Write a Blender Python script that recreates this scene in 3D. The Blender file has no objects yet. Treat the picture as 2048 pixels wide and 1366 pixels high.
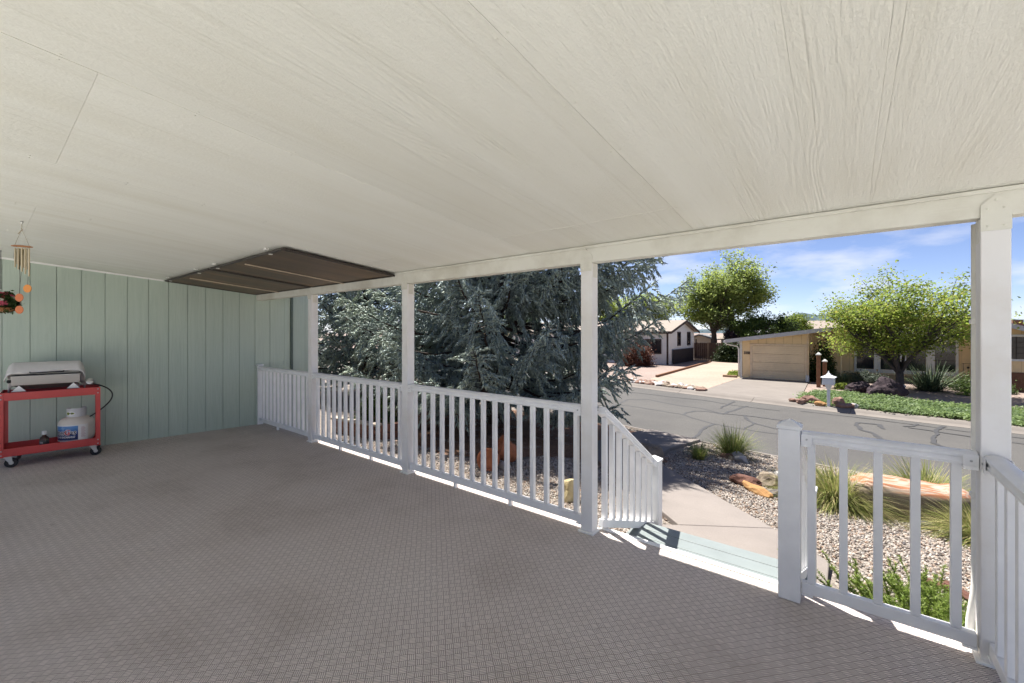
import bpy, bmesh, math, random
import numpy as np
from mathutils import Vector, Matrix, noise
random.seed(7); RNG = np.random.default_rng(7)
R = math.radians
scene = bpy.context.scene
COL = scene.collection

# ------------------------------------------------------------------ camera
# world: deck floor z=0, x along the porch front, y out towards the street
cam_d = bpy.data.cameras.new('camera'); cam = bpy.data.objects.new('camera', cam_d); COL.objects.link(cam)
cam.location = (0, 0, 1.46)
cam.rotation_euler = (R(90), 0, math.atan(666 / 844.))
cam_d.sensor_width = 36; cam_d.lens = 844 / 2048 * 36
cam_d.shift_y = -18 / 2048
cam_d.clip_start = 0.05; cam_d.clip_end = 6000
scene.camera = cam

# ------------------------------------------------------------------ light
SUN_EL = R(62); SHX, SHY = 0.91, -0.415            # shadows fall towards +x, -y
sun_dir = Vector((-SHX * math.cos(SUN_EL), -SHY * math.cos(SUN_EL), math.sin(SUN_EL))).normalized()
sd = bpy.data.lights.new('sun', 'SUN'); sun = bpy.data.objects.new('sun', sd); COL.objects.link(sun)
sd.energy = 4.0; sd.angle = R(0.55); sd.color = (1.0, 0.955, 0.89)
sun.rotation_euler = sun_dir.to_track_quat('Z', 'Y').to_euler(); sun.location = (-20, 10, 40)

world = bpy.data.worlds.new('World'); scene.world = world; world.use_nodes = True
wn, wl = world.node_tree.nodes, world.node_tree.links
wn.clear()
wo = wn.new('ShaderNodeOutputWorld'); bg = wn.new('ShaderNodeBackground')
sky = wn.new('ShaderNodeTexSky'); sky.sky_type = 'NISHITA'; sky.sun_disc = False
sky.sun_elevation = SUN_EL; sky.sun_rotation = math.atan2(sun_dir.x, sun_dir.y)
sky.altitude = 1600; sky.air_density = 0.72; sky.dust_density = 0.7; sky.ozone_density = 3.5
bg.inputs['Strength'].default_value = 0.058
# thin fair-weather clouds all round the sky, denser towards the horizon
tc = wn.new('ShaderNodeTexCoord'); sep = wn.new('ShaderNodeSeparateXYZ')
wl.new(tc.outputs['Generated'], sep.inputs[0])
mp = wn.new('ShaderNodeMapping'); mp.inputs['Scale'].default_value = (2.6, 2.6, 7.5); mp.inputs['Location'].default_value = (0.35, 0.2, 0.1)
wl.new(tc.outputs['Generated'], mp.inputs[0])
cn = wn.new('ShaderNodeTexNoise'); cn.inputs['Scale'].default_value = 2.2; cn.inputs['Detail'].default_value = 7; cn.inputs['Roughness'].default_value = 0.55
wl.new(mp.outputs[0], cn.inputs['Vector'])
cr = wn.new('ShaderNodeValToRGB'); cr.color_ramp.elements[0].position = 0.48; cr.color_ramp.elements[1].position = 0.70
cr.color_ramp.elements[0].color = (0, 0, 0, 1); cr.color_ramp.elements[1].color = (0.75, 0.75, 0.75, 1)
wl.new(cn.outputs['Fac'], cr.inputs[0])
cmix = wn.new('ShaderNodeMixRGB'); cmix.inputs['Color2'].default_value = (6.0, 6.0, 6.25, 1)
mr = wn.new('ShaderNodeMapRange'); mr.inputs['From Min'].default_value = .06; mr.inputs['From Max'].default_value = .26; mr.inputs['To Min'].default_value = 1; mr.inputs['To Max'].default_value = .3
wl.new(sep.outputs['Z'], mr.inputs['Value'])
cmul = wn.new('ShaderNodeMath'); cmul.operation = 'MULTIPLY'; wl.new(cr.outputs[0], cmul.inputs[0]); wl.new(mr.outputs[0], cmul.inputs[1])
wl.new(cmul.outputs[0], cmix.inputs['Fac']); tint = wn.new('ShaderNodeMixRGB'); tint.blend_type = 'MULTIPLY'; tint.inputs[0].default_value = 1; tint.inputs[2].default_value = (1.04, .91, .93, 1)
wl.new(sky.outputs[0], tint.inputs[1]); wl.new(tint.outputs[0], cmix.inputs['Color1'])
wl.new(cmix.outputs[0], bg.inputs['Color']); wl.new(bg.outputs[0], wo.inputs[0])

scene.view_settings.view_transform = 'Standard'; scene.view_settings.look = 'None'
scene.view_settings.gamma = 1; scene.view_settings.use_curve_mapping = False
scene.view_settings.exposure = 1.66
scene.cycles.max_bounces = 7; scene.cycles.diffuse_bounces = 5; scene.cycles.glossy_bounces = 3; scene.cycles.transmission_bounces = 3
scene.cycles.use_adaptive_sampling = True; scene.cycles.adaptive_threshold = 0.02; scene.cycles.caustics_reflective = False; scene.cycles.caustics_refractive = False
scene.cycles.transparent_max_bounces = 8
scene.cycles.use_denoising = True
scene.cycles.sample_clamp_indirect = 8

# ------------------------------------------------------------------ terrain functions
def yn(x):                       # near edge of the street
    u = max(-28, min(28, x + 1.24)); return 10.74 - .2 * (x + 1.24) + .0045 * u * u
def yf(x):                       # far edge of the street
    u = max(-28, min(28, x + 1.3)); return 18.25 - .235 * (x + 1.3) + .0045 * u * u
def gz(x, y):                    # natural ground
    n, f = yn(x), yf(x)
    if y > n - .45 and y < f + .5: return -1.30
    if y >= f + .5: return -1.13
    t = min(1, max(0, (y - 4.0) / (n - .45 - 4.0))); return -.43 - .69 * t

# ------------------------------------------------------------------ materials
MATS = {}
def nd(m, t, **kw):
    n = m.node_tree.nodes.new(t)
    for k, v in kw.items(): setattr(n, k, v)
    return n
def lk(m, a, b): m.node_tree.links.new(a, b)
def base_mat(name, col, rough=.6, metal=0, spec=.4):
    m = bpy.data.materials.new(name); m.use_nodes = True
    b = m.node_tree.nodes['Principled BSDF']
    b.inputs['Base Color'].default_value = (*col, 1); b.inputs['Roughness'].default_value = rough
    b.inputs['Metallic'].default_value = metal; b.inputs['Specular IOR Level'].default_value = spec
    MATS[name] = m; return m, b
def coords(m, kind='Object', scale=(1, 1, 1), rot=(0, 0, 0)):
    if kind == 'World':
        t = nd(m, 'ShaderNodeNewGeometry'); o = t.outputs['Position']
    else:
        t = nd(m, 'ShaderNodeTexCoord'); o = t.outputs[kind]
    mp = nd(m, 'ShaderNodeMapping'); mp.inputs['Scale'].default_value = scale; mp.inputs['Rotation'].default_value = rot
    lk(m, o, mp.inputs[0]); return mp.outputs[0]
def noise_n(m, vec, scale, detail=4, rough=.55, dist=0):
    n = nd(m, 'ShaderNodeTexNoise'); n.inputs['Scale'].default_value = scale; n.inputs['Detail'].default_value = detail
    n.inputs['Roughness'].default_value = rough; n.inputs['Distortion'].default_value = dist
    lk(m, vec, n.inputs['Vector']); return n.outputs['Fac']
def ramp(m, fac, stops, interp='LINEAR'):
    r = nd(m, 'ShaderNodeValToRGB'); e = r.color_ramp.elements; r.color_ramp.interpolation = interp
    while len(e) < len(stops): e.new(.5)
    for el, (p, c) in zip(e, stops): el.position = p; el.color = (*c, 1) if len(c) == 3 else c
    lk(m, fac, r.inputs[0]); return r.outputs[0]
def mixc(m, fac, a, b, mode='MIX'):
    n = nd(m, 'ShaderNodeMixRGB', blend_type=mode)
    for s, v in ((n.inputs[0], fac), (n.inputs[1], a), (n.inputs[2], b)):
        if isinstance(v, (int, float)): s.default_value = v
        elif isinstance(v, tuple): s.default_value = (*v, 1)
        else: lk(m, v, s)
    return n.outputs[0]
def math_n(m, op, a, b=None, c=None, clamp=False):
    n = nd(m, 'ShaderNodeMath', operation=op, use_clamp=clamp)
    for i, v in enumerate((a, b, c)):
        if v is None: continue
        if isinstance(v, (int, float)): n.inputs[i].default_value = v
        else: lk(m, v, n.inputs[i])
    return n.outputs[0]
def bump(m, b, h, strength=.3, dist=.01):
    n = nd(m, 'ShaderNodeBump'); n.inputs['Strength'].default_value = strength; n.inputs['Distance'].default_value = dist
    lk(m, h, n.inputs['Height']); lk(m, n.outputs[0], b.inputs['Normal'])
def simple(name, col, rough=.6, metal=0, var=.12, scale=6, bumps=0, bscale=40, spec=.4, kind='World', stretch=(1, 1, 1)):
    m, b = base_mat(name, col, rough, metal, spec)
    v = coords(m, kind, stretch)
    f = noise_n(m, v, scale, 5, .6)
    lo = tuple(c * (1 - var) for c in col); hi = tuple(min(1, c * (1 + var)) for c in col)
    lk(m, ramp(m, f, [(.3, lo), (.7, hi)]), b.inputs['Base Color'])
    if bumps: bump(m, b, noise_n(m, v, bscale, 4, .6), bumps, .01)
    return m

# painted white posts / vinyl rails
def wood_paint(name, col, axis, rough=.55, strength=.35, dirt=.10):
    m, b = base_mat(name, col, rough)
    sc = [14, 14, 14]; sc[axis] = .9
    v = coords(m, 'World', tuple(sc))
    f = noise_n(m, v, 3.0, 6, .6, .35)
    v2 = coords(m, 'World')
    d = noise_n(m, v2, 2.3, 6, .65)
    lk(m, ramp(m, d, [(.32, tuple(c * (1 - dirt) * k for c, k in zip(col, (1, .97, .92)))), (.58, col)]), b.inputs['Base Color'])
    bump(m, b, f, strength, .004); return m
wood_paint('post_paint', (.80, .79, .78), 2)
wood_paint('beam_paint', (.72, .71, .64), 0, strength=.45, dirt=.22)
simple('vinyl', (.82, .82, .82), .42, var=.055, scale=7, bumps=.06, bscale=25)
simple('metal_white', (.78, .77, .72), .45, var=.06, scale=9)
simple('trim_white', (.82, .82, .80), .5, var=.05, scale=5)
simple('bolt', (.45, .45, .45), .4, .8, var=.2, scale=60)

# siding: vertical rough-sawn boards
m, b = base_mat('siding', (.33, .42, .36), .7)
v = coords(m, 'World', (26, 26, 1.5)); f = noise_n(m, v, 1.0, 6, .62, 1.4)
v1 = coords(m, 'World', (60, 60, 3)); f1 = noise_n(m, v1, 1.0, 3, .6, .5)
v2 = coords(m, 'World'); f2 = noise_n(m, v2, .9, 4, .6)
c0 = ramp(m, f2, [(.3, (.42, .50, .425)), (.7, (.455, .53, .455))])
lk(m, mixc(m, ramp(m, f, [(.35, (0, 0, 0)), (.62, (.5, .5, .5))]), c0, (.505, .575, .50)), b.inputs['Base Color'])
bump(m, b, math_n(m, 'ADD', f, math_n(m, 'MULTIPLY', f1, .5)), .5, .006)
simple('siding_gap', (.27, .35, .29), .8, var=.1)

# ceiling sheets: embossed grain running along y
m, b = base_mat('ceiling', (.84, .81, .75), .68)
v = coords(m, 'World', (1, .05, 1))
wz = noise_n(m, v, 3.4, 2, .45, .1)
w1 = math_n(m, 'SINE', math_n(m, 'MULTIPLY', wz, 240))
mask = noise_n(m, coords(m, 'World', (1.3, .25, 1)), 1.7, 3, .5)
mk = ramp(m, mask, [(.47, (.08, .08, .08)), (.66, (1, 1, 1))])
fine = math_n(m, 'ADD', math_n(m, 'MULTIPLY', noise_n(m, coords(m, 'World', (80, 6, 1)), 1.0, 4, .7, .5), .7), math_n(m, 'MULTIPLY', noise_n(m, coords(m, 'World', (1, .6, 1)), 130, 3, .6), .45))
lin = noise_n(m, coords(m, 'World', (6.5, .045, 1)), 1.0, 2, .5, .1)
lin = ramp(m, math_n(m, 'ABSOLUTE', math_n(m, 'SUBTRACT', math_n(m, 'FRACT', math_n(m, 'MULTIPLY', lin, 4)), .5)), [(.0, (0, 0, 0)), (.035, (1, 1, 1))])
h = math_n(m, 'ADD', math_n(m, 'MULTIPLY', w1, math_n(m, 'MULTIPLY', mk, .28)), math_n(m, 'MULTIPLY', fine, 2.0))
h = math_n(m, 'ADD', h, math_n(m, 'MULTIPLY', lin, .45))
bump(m, b, h, .75, .0032)
st = noise_n(m, coords(m, 'World', (2.5, .12, 1)), 2.0, 4, .6)
oi_ = nd(m, 'ShaderNodeObjectInfo')
cpan = mixc(m, 1, ramp(m, oi_.outputs['Random'], [(0, (.90, .895, .885)), (1, (1.0, 1.0, 1.0))]), ramp(m, lin, [(0, (.955, .95, .94)), (1, (1, 1, 1))]), 'MULTIPLY')
stk = noise_n(m, coords(m, 'World', (9, .25, 1)), 1.0, 4, .65)
cpan = mixc(m, 1, cpan, ramp(m, stk, [(.3, (.972, .97, .965)), (.65, (1.005, 1.005, 1.005))]), 'MULTIPLY')
lk(m, mixc(m, 1, cpan, mixc(m, ramp(m, noise_n(m, coords(m, 'World'), .8, 5, .6), [(.35, (.0, .0, .0)), (.7, (.8, .8, .8))]),
   ramp(m, st, [(.3, (.81, .80, .715)), (.6, (.865, .865, .80))]), (.885, .885, .825)), 'MULTIPLY'), b.inputs['Base Color'])

# outdoor carpet: basket weave of short ribs, turned 49 degrees to the porch
m, b = base_mat('carpet', (.2, .17, .16), .95, spec=.1)
CELL = .034
vv = coords(m, 'World', (1 / CELL, 1 / CELL, 1), (0, 0, R(-49)))
wob = nd(m, 'ShaderNodeTexNoise'); wob.inputs['Scale'].default_value = .35; wob.inputs['Detail'].default_value = 2; lk(m, vv, wob.inputs['Vector'])
va = nd(m, 'ShaderNodeVectorMath', operation='MULTIPLY_ADD'); lk(m, wob.outputs['Color'], va.inputs[0]); va.inputs[1].default_value = (.35, .35, 0); lk(m, vv, va.inputs[2])
s = nd(m, 'ShaderNodeSeparateXYZ'); lk(m, va.outputs[0], s.inputs[0])
px, py = s.outputs[0], s.outputs[1]
chk = math_n(m, 'MODULO', math_n(m, 'ADD', math_n(m, 'FLOOR', px), math_n(m, 'FLOOR', py)), 2)
par = math_n(m, 'GREATER_THAN', math_n(m, 'ABSOLUTE', chk), .5)
fx = math_n(m, 'FRACT', px); fy = math_n(m, 'FRACT', py)
sel = nd(m, 'ShaderNodeMix', data_type='FLOAT'); lk(m, par, sel.inputs[0]); lk(m, fx, sel.inputs[2]); lk(m, fy, sel.inputs[3])
rib = math_n(m, 'SINE', math_n(m, 'MULTIPLY', math_n(m, 'FRACT', math_n(m, 'MULTIPLY', sel.outputs[0], 4)), math.pi))
def edge(fv): return math_n(m, 'MINIMUM', fv, math_n(m, 'SUBTRACT', 1, fv))
ed = math_n(m, 'MULTIPLY', math_n(m, 'MINIMUM', edge(fx), edge(fy)), 12, clamp=True)
hh = math_n(m, 'MULTIPLY', rib, math_n(m, 'MULTIPLY_ADD', ed, .8, .2))
fuzz = noise_n(m, coords(m, 'World'), 420, 2, .6)
hh2 = math_n(m, 'ADD', hh, math_n(m, 'MULTIPLY', math_n(m, 'SUBTRACT', fuzz, .5), .9))
cc = ramp(m, hh2, [(.0, (.19, .166, .150)), (.9, (.785, .70, .645))])
big = noise_n(m, coords(m, 'World'), 1.1, 6, .62)
cc = mixc(m, 1, cc, ramp(m, big, [(.28, (.78, .77, .75)), (.5, (.98, .98, .98)), (.75, (1.05, 1.07, 1.08))]), 'MULTIPLY')
ctone = noise_n(m, vv, .9, 1, .5)
cc = mixc(m, 1, cc, mixc(m, par, (.965, .965, .965), (1.035, 1.035, 1.035)), 'MULTIPLY')  # shading of ribs by their direction put into the colour
cc = mixc(m, 1, cc, ramp(m, ctone, [(.25, (.94, .94, .94)), (.75, (1.05, 1.05, 1.05))]), 'MULTIPLY')
spots = noise_n(m, coords(m, 'World'), 4.5, 5, .7)
cc = mixc(m, math_n(m, 'MULTIPLY', ramp(m, spots, [(.64, (0, 0, 0)), (.76, (1, 1, 1))]), .3), cc, (.2, .16, .14))
lk(m, cc, b.inputs['Base Color']); bump(m, b, hh2, .5, .004)

# ground materials
def ground_mat(name, cols, sc=55, big=(.85, 1.1), bs=.6, bscale=.5):
    m, b = base_mat(name, cols[0], .95, spec=.15)
    v = coords(m, 'World'); vo = nd(m, 'ShaderNodeTexVoronoi'); vo.inputs['Scale'].default_value = sc; lk(m, v, vo.inputs['Vector'])
    sepc = nd(m, 'ShaderNodeSeparateColor'); lk(m, vo.outputs['Color'], sepc.inputs[0])
    c = ramp(m, sepc.outputs[0], [(i / (len(cols) - 1), c) for i, c in enumerate(cols)])
    n = noise_n(m, v, bscale, 6, .6)
    c = mixc(m, 1, c, ramp(m, n, [(.3, (big[0],) * 3), (.7, (big[1],) * 3)]), 'MULTIPLY')
    lk(m, c, b.inputs['Base Color'])
    bump(m, b, math_n(m, 'SUBTRACT', 1, vo.outputs['Distance']), bs, .02); return m
ground_mat('gravel_ground', [(.14, .12, .105), (.26, .225, .195), (.18, .155, .135), (.33, .29, .25)], 45)
ground_mat('mulch', [(.17, .095, .062), (.27, .15, .10), (.20, .12, .078), (.36, .22, .15)], 60, (.7, 1.2), .8, 1.5)
ground_mat('tan_dirt', [(.29, .225, .18), (.34, .275, .22), (.31, .245, .2), (.37, .3, .245)], 14, (.86, 1.1), .3, .25)
ground_mat('pink_gravel', [(.2, .155, .135), (.29, .23, .2), (.24, .185, .16), (.33, .27, .235)], 22, (.85, 1.1), .5, .4)
def concrete(name, col):
    m, b = base_mat(name, col, .9, spec=.2); v = coords(m, 'World')
    n1 = noise_n(m, v, 1.3, 7, .65); n2 = noise_n(m, v, 90, 3, .6)
    c = mixc(m, 1, ramp(m, n1, [(.3, tuple(c * .86 for c in col)), (.7, tuple(c * 1.06 for c in col))]), ramp(m, n2, [(.3, (.9, .9, .9)), (.7, (1.06, 1.06, 1.06))]), 'MULTIPLY')
    lk(m, c, b.inputs['Base Color']); bump(m, b, n2, .25, .004); return m
concrete('concrete', (.205, .183, .163))
concrete('concrete_path', (.225, .199, .181))
concrete('bounce_concrete', (.76, .755, .70))  # very pale, for the added slab that reflects sun into the porch
# asphalt with sealed cracks
m, b = base_mat('asphalt', (.16, .155, .15), .92, spec=.25)
v = coords(m, 'World')
sp = noise_n(m, v, 85, 3, .7); bgn = noise_n(m, v, .45, 6, .6)
c = ramp(m, sp, [(.3, (.05, .049, .047)), (.5, (.088, .085, .081)), (.72, (.14, .134, .127))])
c = mixc(m, 1, c, ramp(m, bgn, [(.3, (.86, .86, .87)), (.7, (1.1, 1.09, 1.07))]), 'MULTIPLY')
lk(m, c, b.inputs['Base Color']); bump(m, b, sp, .4, .006)
simple('crack_seal', (.045, .045, .048), .75, var=.2, scale=8)

# ------------------------------------------------------------------ mesh helpers
class MB:
    def __init__(s): s.v = []; s.f = []
    def add(s, vs, fs):
        o = len(s.v); s.v += [tuple(p) for p in vs]; s.f += [tuple(i + o for i in f) for f in fs]; return s
    def box(s, x0, x1, y0, y1, z0, z1, M=None):
        vs = [(x, y, z) for z in (z0, z1) for y in (y0, y1) for x in (x0, x1)]
        if M is not None: vs = [M @ Vector(p) for p in vs]
        return s.add(vs, [(0, 2, 3, 1), (4, 5, 7, 6), (0, 1, 5, 4), (2, 6, 7, 3), (0, 4, 6, 2), (1, 3, 7, 5)])
    def beam(s, a, b, w, h, upv=(0, 0, 1)):
        a, b = Vector(a), Vector(b); d = (b - a).normalized(); u = Vector(upv)
        sd = d.cross(u); 
        if sd.length < 1e-4: sd = d.cross(Vector((1, 0, 0)))
        sd.normalize(); u = sd.cross(d).normalized()
        vs = []
        for p in (a, b):
            for (i, j) in ((-1, -1), (1, -1), (1, 1), (-1, 1)): vs.append(p + sd * (i * w / 2) + u * (j * h / 2))
        return s.add(vs, [(3, 2, 1, 0), (4, 5, 6, 7), (0, 1, 5, 4), (1, 2, 6, 5), (2, 3, 7, 6), (3, 0, 4, 7)])
    def tube(s, pts, rad, n=8, cap=True):
        pts = [Vector(p) for p in pts]
        if not hasattr(rad, '__len__'): rad = [rad] * len(pts)
        o = len(s.v); prev = None
        for i, p in enumerate(pts):
            d = (pts[min(i + 1, len(pts) - 1)] - pts[max(i - 1, 0)]).normalized()
            if prev is None:
                prev = d.orthogonal().normalized()
            prev = (prev - d * prev.dot(d))
            prev = prev.normalized() if prev.length > 1e-6 else d.orthogonal().normalized()
            q = d.cross(prev)
            for k in range(n):
                a = 2 * math.pi * k / n
                s.v.append(tuple(p + (prev * math.cos(a) + q * math.sin(a)) * rad[i]))
        for i in range(len(pts) - 1):
            for k in range(n):
                a, b2 = o + i * n + k, o + i * n + (k + 1) % n
                s.f.append((a, b2, b2 + n, a + n))
        if cap:
            s.f.append(tuple(o + k for k in reversed(range(n)))); e = o + (len(pts) - 1) * n
            s.f.append(tuple(e + k for k in range(n)))
        return s
    def lathe(s, prof, n=24, c=(0, 0, 0), M=None):
        o = len(s.v)
        for r, z in prof:
            for k in range(n):
                a = 2 * math.pi * k / n; p = Vector((c[0] + r * math.cos(a), c[1] + r * math.sin(a), c[2] + z))
                s.v.append(tuple(M @ p if M is not None else p))
        for i in range(len(prof) - 1):
            for k in range(n):
                a, b2 = o + i * n + k, o + i * n + (k + 1) % n
                s.f.append((a, b2, b2 + n, a + n))
        s.f.append(tuple(o + k for k in reversed(range(n)))); e = o + (len(prof) - 1) * n
        s.f.append(tuple(e + k for k in range(n))); return s
    def prism(s, poly, z0, z1):          # poly in xy; z0,z1 numbers or functions
        n = len(poly); f0 = z0 if callable(z0) else (lambda x, y: z0); f1 = z1 if callable(z1) else (lambda x, y: z1)
        vs = [(x, y, f0(x, y)) for x, y in poly] + [(x, y, f1(x, y)) for x, y in poly]
        return s.add(vs, [tuple(reversed(range(n))), tuple(range(n, 2 * n))] + [(i, (i + 1) % n, n + (i + 1) % n, n + i) for i in range(n)])
    def extrude_profile(s, prof, a, b, upv=(0, 0, 1)):   # prof list of (side, up), from a to b
        a, b = Vector(a), Vector(b); d = (b - a).normalized(); sd = d.cross(Vector(upv)).normalized(); u = sd.cross(d).normalized()
        n = len(prof); vs = [p + sd * i + u * j for p in (a, b) for i, j in prof]
        return s.add(vs, [tuple(range(n)), tuple(reversed(range(n, 2 * n)))] + [(i, n + i, n + (i + 1) % n, (i + 1) % n) for i in range(n)])
    def build(s, name, mat, parent=None, smooth=False, bev=0, loc=None, fix=True):
        me = bpy.data.meshes.new(name); me.from_pydata(s.v, [], s.f)
        if fix:
            bm = bmesh.new(); bm.from_mesh(me); bmesh.ops.recalc_face_normals(bm, faces=bm.faces); bm.to_mesh(me); bm.free()
        return mk(name, me, mat, parent, smooth, bev, loc)
def mk(name, me, mat, parent=None, smooth=False, bev=0, loc=None):
    o = bpy.data.objects.new(name, me); COL.objects.link(o)
    if mat and not me.materials: me.materials.append(MATS[mat] if isinstance(mat, str) else mat)
    if smooth:
        me.polygons.foreach_set('use_smooth', [True] * len(me.polygons))
        if smooth == 'auto': me.set_sharp_from_angle(angle=R(38))
    if bev:
        md = o.modifiers.new('bevel', 'BEVEL'); md.width = bev; md.segments = 2; md.limit_method = 'ANGLE'; md.angle_limit = R(40); md.harden_normals = False
    if parent: o.parent = parent
    if loc: o.location = loc
    return o
def tag(o, label=None, cat=None, group=None, kind=None):
    if label: o['label'] = label
    if cat: o['category'] = cat
    if group: o['group'] = group
    if kind: o['kind'] = kind
    return o
def thing(name, label, cat, loc=(0, 0, 0), rz=0, group=None):
    o = bpy.data.objects.new(name, None); COL.objects.link(o); o.location = loc; o.rotation_euler = (0, 0, rz); o.empty_display_size = .1
    return tag(o, label, cat, group)
def inst(name, me, parent=None, loc=(0, 0, 0), rz=0, sc=None):
    o = bpy.data.objects.new(name, me); COL.objects.link(o); o.location = loc; o.rotation_euler = (0, 0, rz)
    if sc: o.scale = sc
    if parent: o.parent = parent
    return o
def raw_mesh(name, V, F, mat, smooth=False):
    """fast triangle/quad mesh from numpy arrays; F is (n,3) or (n,4)"""
    me = bpy.data.meshes.new(name); k = F.shape[1]
    me.vertices.add(len(V)); me.vertices.foreach_set('co', V.astype(np.float32).ravel())
    me.loops.add(F.size); me.loops.foreach_set('vertex_index', F.astype(np.int32).ravel())
    me.polygons.add(len(F)); me.polygons.foreach_set('loop_start', np.arange(0, F.size, k, dtype=np.int32))
    me.update(calc_edges=True); me.validate()
    if smooth: me.polygons.foreach_set('use_smooth', np.ones(len(F), bool))
    me.materials.append(MATS[mat] if isinstance(mat, str) else mat); return me
def text_mesh(txt, size, depth=0.0, bold=0.0, align='CENTER'):
    cu = bpy.data.curves.new('lettering', 'FONT'); cu.body = txt; cu.size = size; cu.align_x = align; cu.extrude = depth; cu.offset = bold; cu.resolution_u = 3
    o = bpy.data.objects.new('lettering', cu); COL.objects.link(o)
    dg = bpy.context.evaluated_depsgraph_get(); me = bpy.data.meshes.new_from_object(o.evaluated_get(dg))
    COL.objects.unlink(o); bpy.data.objects.remove(o); me.name = 'lettering'; return me

# ================================================================== GROUND, STREET
def cx(x): return max(-120, min(25, x))
_yn, _yf = yn, yf
def yn(x): return _yn(cx(x))
def yf(x): return _yf(cx(x))
def build_ground():
    xs = [-3000, -900, -300, -120, -80, -60, -45] + list(np.arange(-36, 20.1, 1.0)) + [24, 30, 40, 60, 120, 300, 900, 3000]
    rows_a = [-3000, -800, -200, -60, -20, -8, -4, -1, 1.5, 3, 4]
    rows_far = [.5, 1, 2, 3, 4, 6, 8, 11, 14, 18, 24, 32, 45, 70, 120, 250, 600, 1500, 3000]
    V = []; 
    nr = len(rows_a) + 10 + 2 + len(rows_far)
    for x in xs:
        n, f = yn(x), yf(x)
        col = [(x, y, -.43) for y in rows_a]
        for k in range(1, 11):
            t = k / 10; y = 4 + (n - .45 - 4) * t
            bmp = 0
            col.append((x, y, -.43 - .69 * t + bmp))
        col += [(x, n - .43, -1.32), (x, f + .48, -1.32)]
        for r_ in rows_far: col.append((x, f + r_, -1.13))
        V += col
    F = []; mi = []
    for i in range(len(xs) - 1):
        for j in range(nr - 1):
            a = i * nr + j; F.append((a, a + nr, a + nr + 1, a + 1)); mi.append(0 if j < len(rows_a) + 10 else 1)
    me = bpy.data.meshes.new('ground'); me.from_pydata(V, [], F)
    me.materials.append(MATS['gravel_ground']); me.materials.append(MATS['pink_gravel'])
    me.polygons.foreach_set('material_index', mi); me.polygons.foreach_set('use_smooth', [True] * len(F))
    tag(mk('ground', me, None), kind='structure')
build_ground()
def strip(name, fa, fb, za, zb, mat, x0, x1, st=1.0, **kw):
    xs = list(np.arange(x0, x1 + 1e-6, st)); V = []; F = []
    for x in xs: V += [(x, fa(x), za), (x, fb(x), zb)]
    for i in range(len(xs) - 1): F.append((2 * i, 2 * i + 2, 2 * i + 3, 2 * i + 1))
    me = bpy.data.meshes.new(name); me.from_pydata(V, [], F); return mk(name, me, mat, **kw)
street = tag(strip('street', lambda x: yn(x) - .02, lambda x: yf(x) + .02, -1.25, -1.25, 'asphalt', -140, 140), kind='structure')
def ribbon(pts, w, z):
    pts = [Vector((p[0], p[1], 0)) for p in pts]; fine = []
    for a, b2 in zip(pts, pts[1:]):
        n = max(2, int((b2 - a).length / .12))
        for k in range(n): fine.append(a.lerp(b2, k / n))
    fine.append(pts[-1]); V = []; F = []; s0 = random.random() * 50
    for i, p in enumerate(fine):
        d = (fine[min(i + 1, len(fine) - 1)] - fine[max(i - 1, 0)]).normalized(); q = Vector((-d.y, d.x, 0))
        p = p + q * (.07 * noise.noise((i * .21, s0, 0)) + .03 * noise.noise((i * .9, s0, 5)))
        ww = w * (1 + .45 * noise.noise((i * .35, s0, 9)))
        V += [(p + q * ww)[:2] + (z,), (p - q * ww)[:2] + (z,)]
    for i in range(len(fine) - 1): F.append((2 * i, 2 * i + 1, 2 * i + 3, 2 * i + 2))
    return V, F
cracks = [([(-6.82, 13.69), (-6.72, 14.93), (-6.87, 16.27), (-6.2, 16.8), (-4.89, 16.13), (-4.1, 16.05), (-3.22, 15.4)], .05),
 ([(-6.77, 14.89), (-5.66, 14.82), (-4.16, 14.36), (-3.33, 13.71), (-3.05, 13.55), (-2.75, 13.48), (-1.9, 13.2), (-.6, 13.3), (1.5, 12.7)], .045),
 ([(-4.16, 14.36), (-4.22, 14.9), (-4.05, 15.38), (-3.66, 15.54), (-3.18, 15.33), (-3.06, 16.12), (-2.86, 17.15), (-2.78, 17.56)], .07),
 ([(-3.03, 11.0), (-3.03, 11.49), (-3.13, 12.41), (-3.06, 13.31), (-3.02, 13.56)], .06),
 ([(-2.59, 15.51), (-2.36, 14.73), (-2.13, 14.34), (-1.55, 13.92), (-.2, 13.9)], .06), ([(-2.12, 14.43), (-2.19, 13.42)], .05),
 ([(-9, 18.6), (-5.58, 18.02), (-4.36, 17.97), (-3.38, 17.45), (-1.76, 17.15)], .04), ([(-3.49, 16.43), (-3.46, 17.88), (-3.41, 18.44)], .06),
 ([(-3.22, 15.4), (-2.59, 15.51), (-1.0, 15.3)], .06), ([(.27, 16.44), (.34, 15.21), (.62, 14.89), (.9, 13.2)], .08),
 ([(-1.21, 17.53), (.19, 17.39), (1.59, 17.02), (2.61, 16.71), (6, 16.2)], .04), ([(.27, 16.44), (.78, 16.38), (.87, 15.73)], .08),
 ([(1.67, 17.23), (1.56, 16.7), (1.33, 16.52)], .06), ([(2.26, 17.25), (2.01, 16.49), (1.7, 14.5), (2.4, 12.6)], .07),
 ([(-9.5, 13.4), (-8, 14.4), (-6.8, 14.3)], .05), ([(1.4, 16.4), (3.6, 15.6), (5.5, 14.2)], .05)]
for ci, (pts, w) in enumerate(cracks):
    V, F = ribbon(pts, w * .68, -1.246 + .0006 * ci); me = bpy.data.meshes.new('crack_seal'); me.from_pydata(V, [], F); mk('crack_seal', me, 'crack_seal', street)

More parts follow.
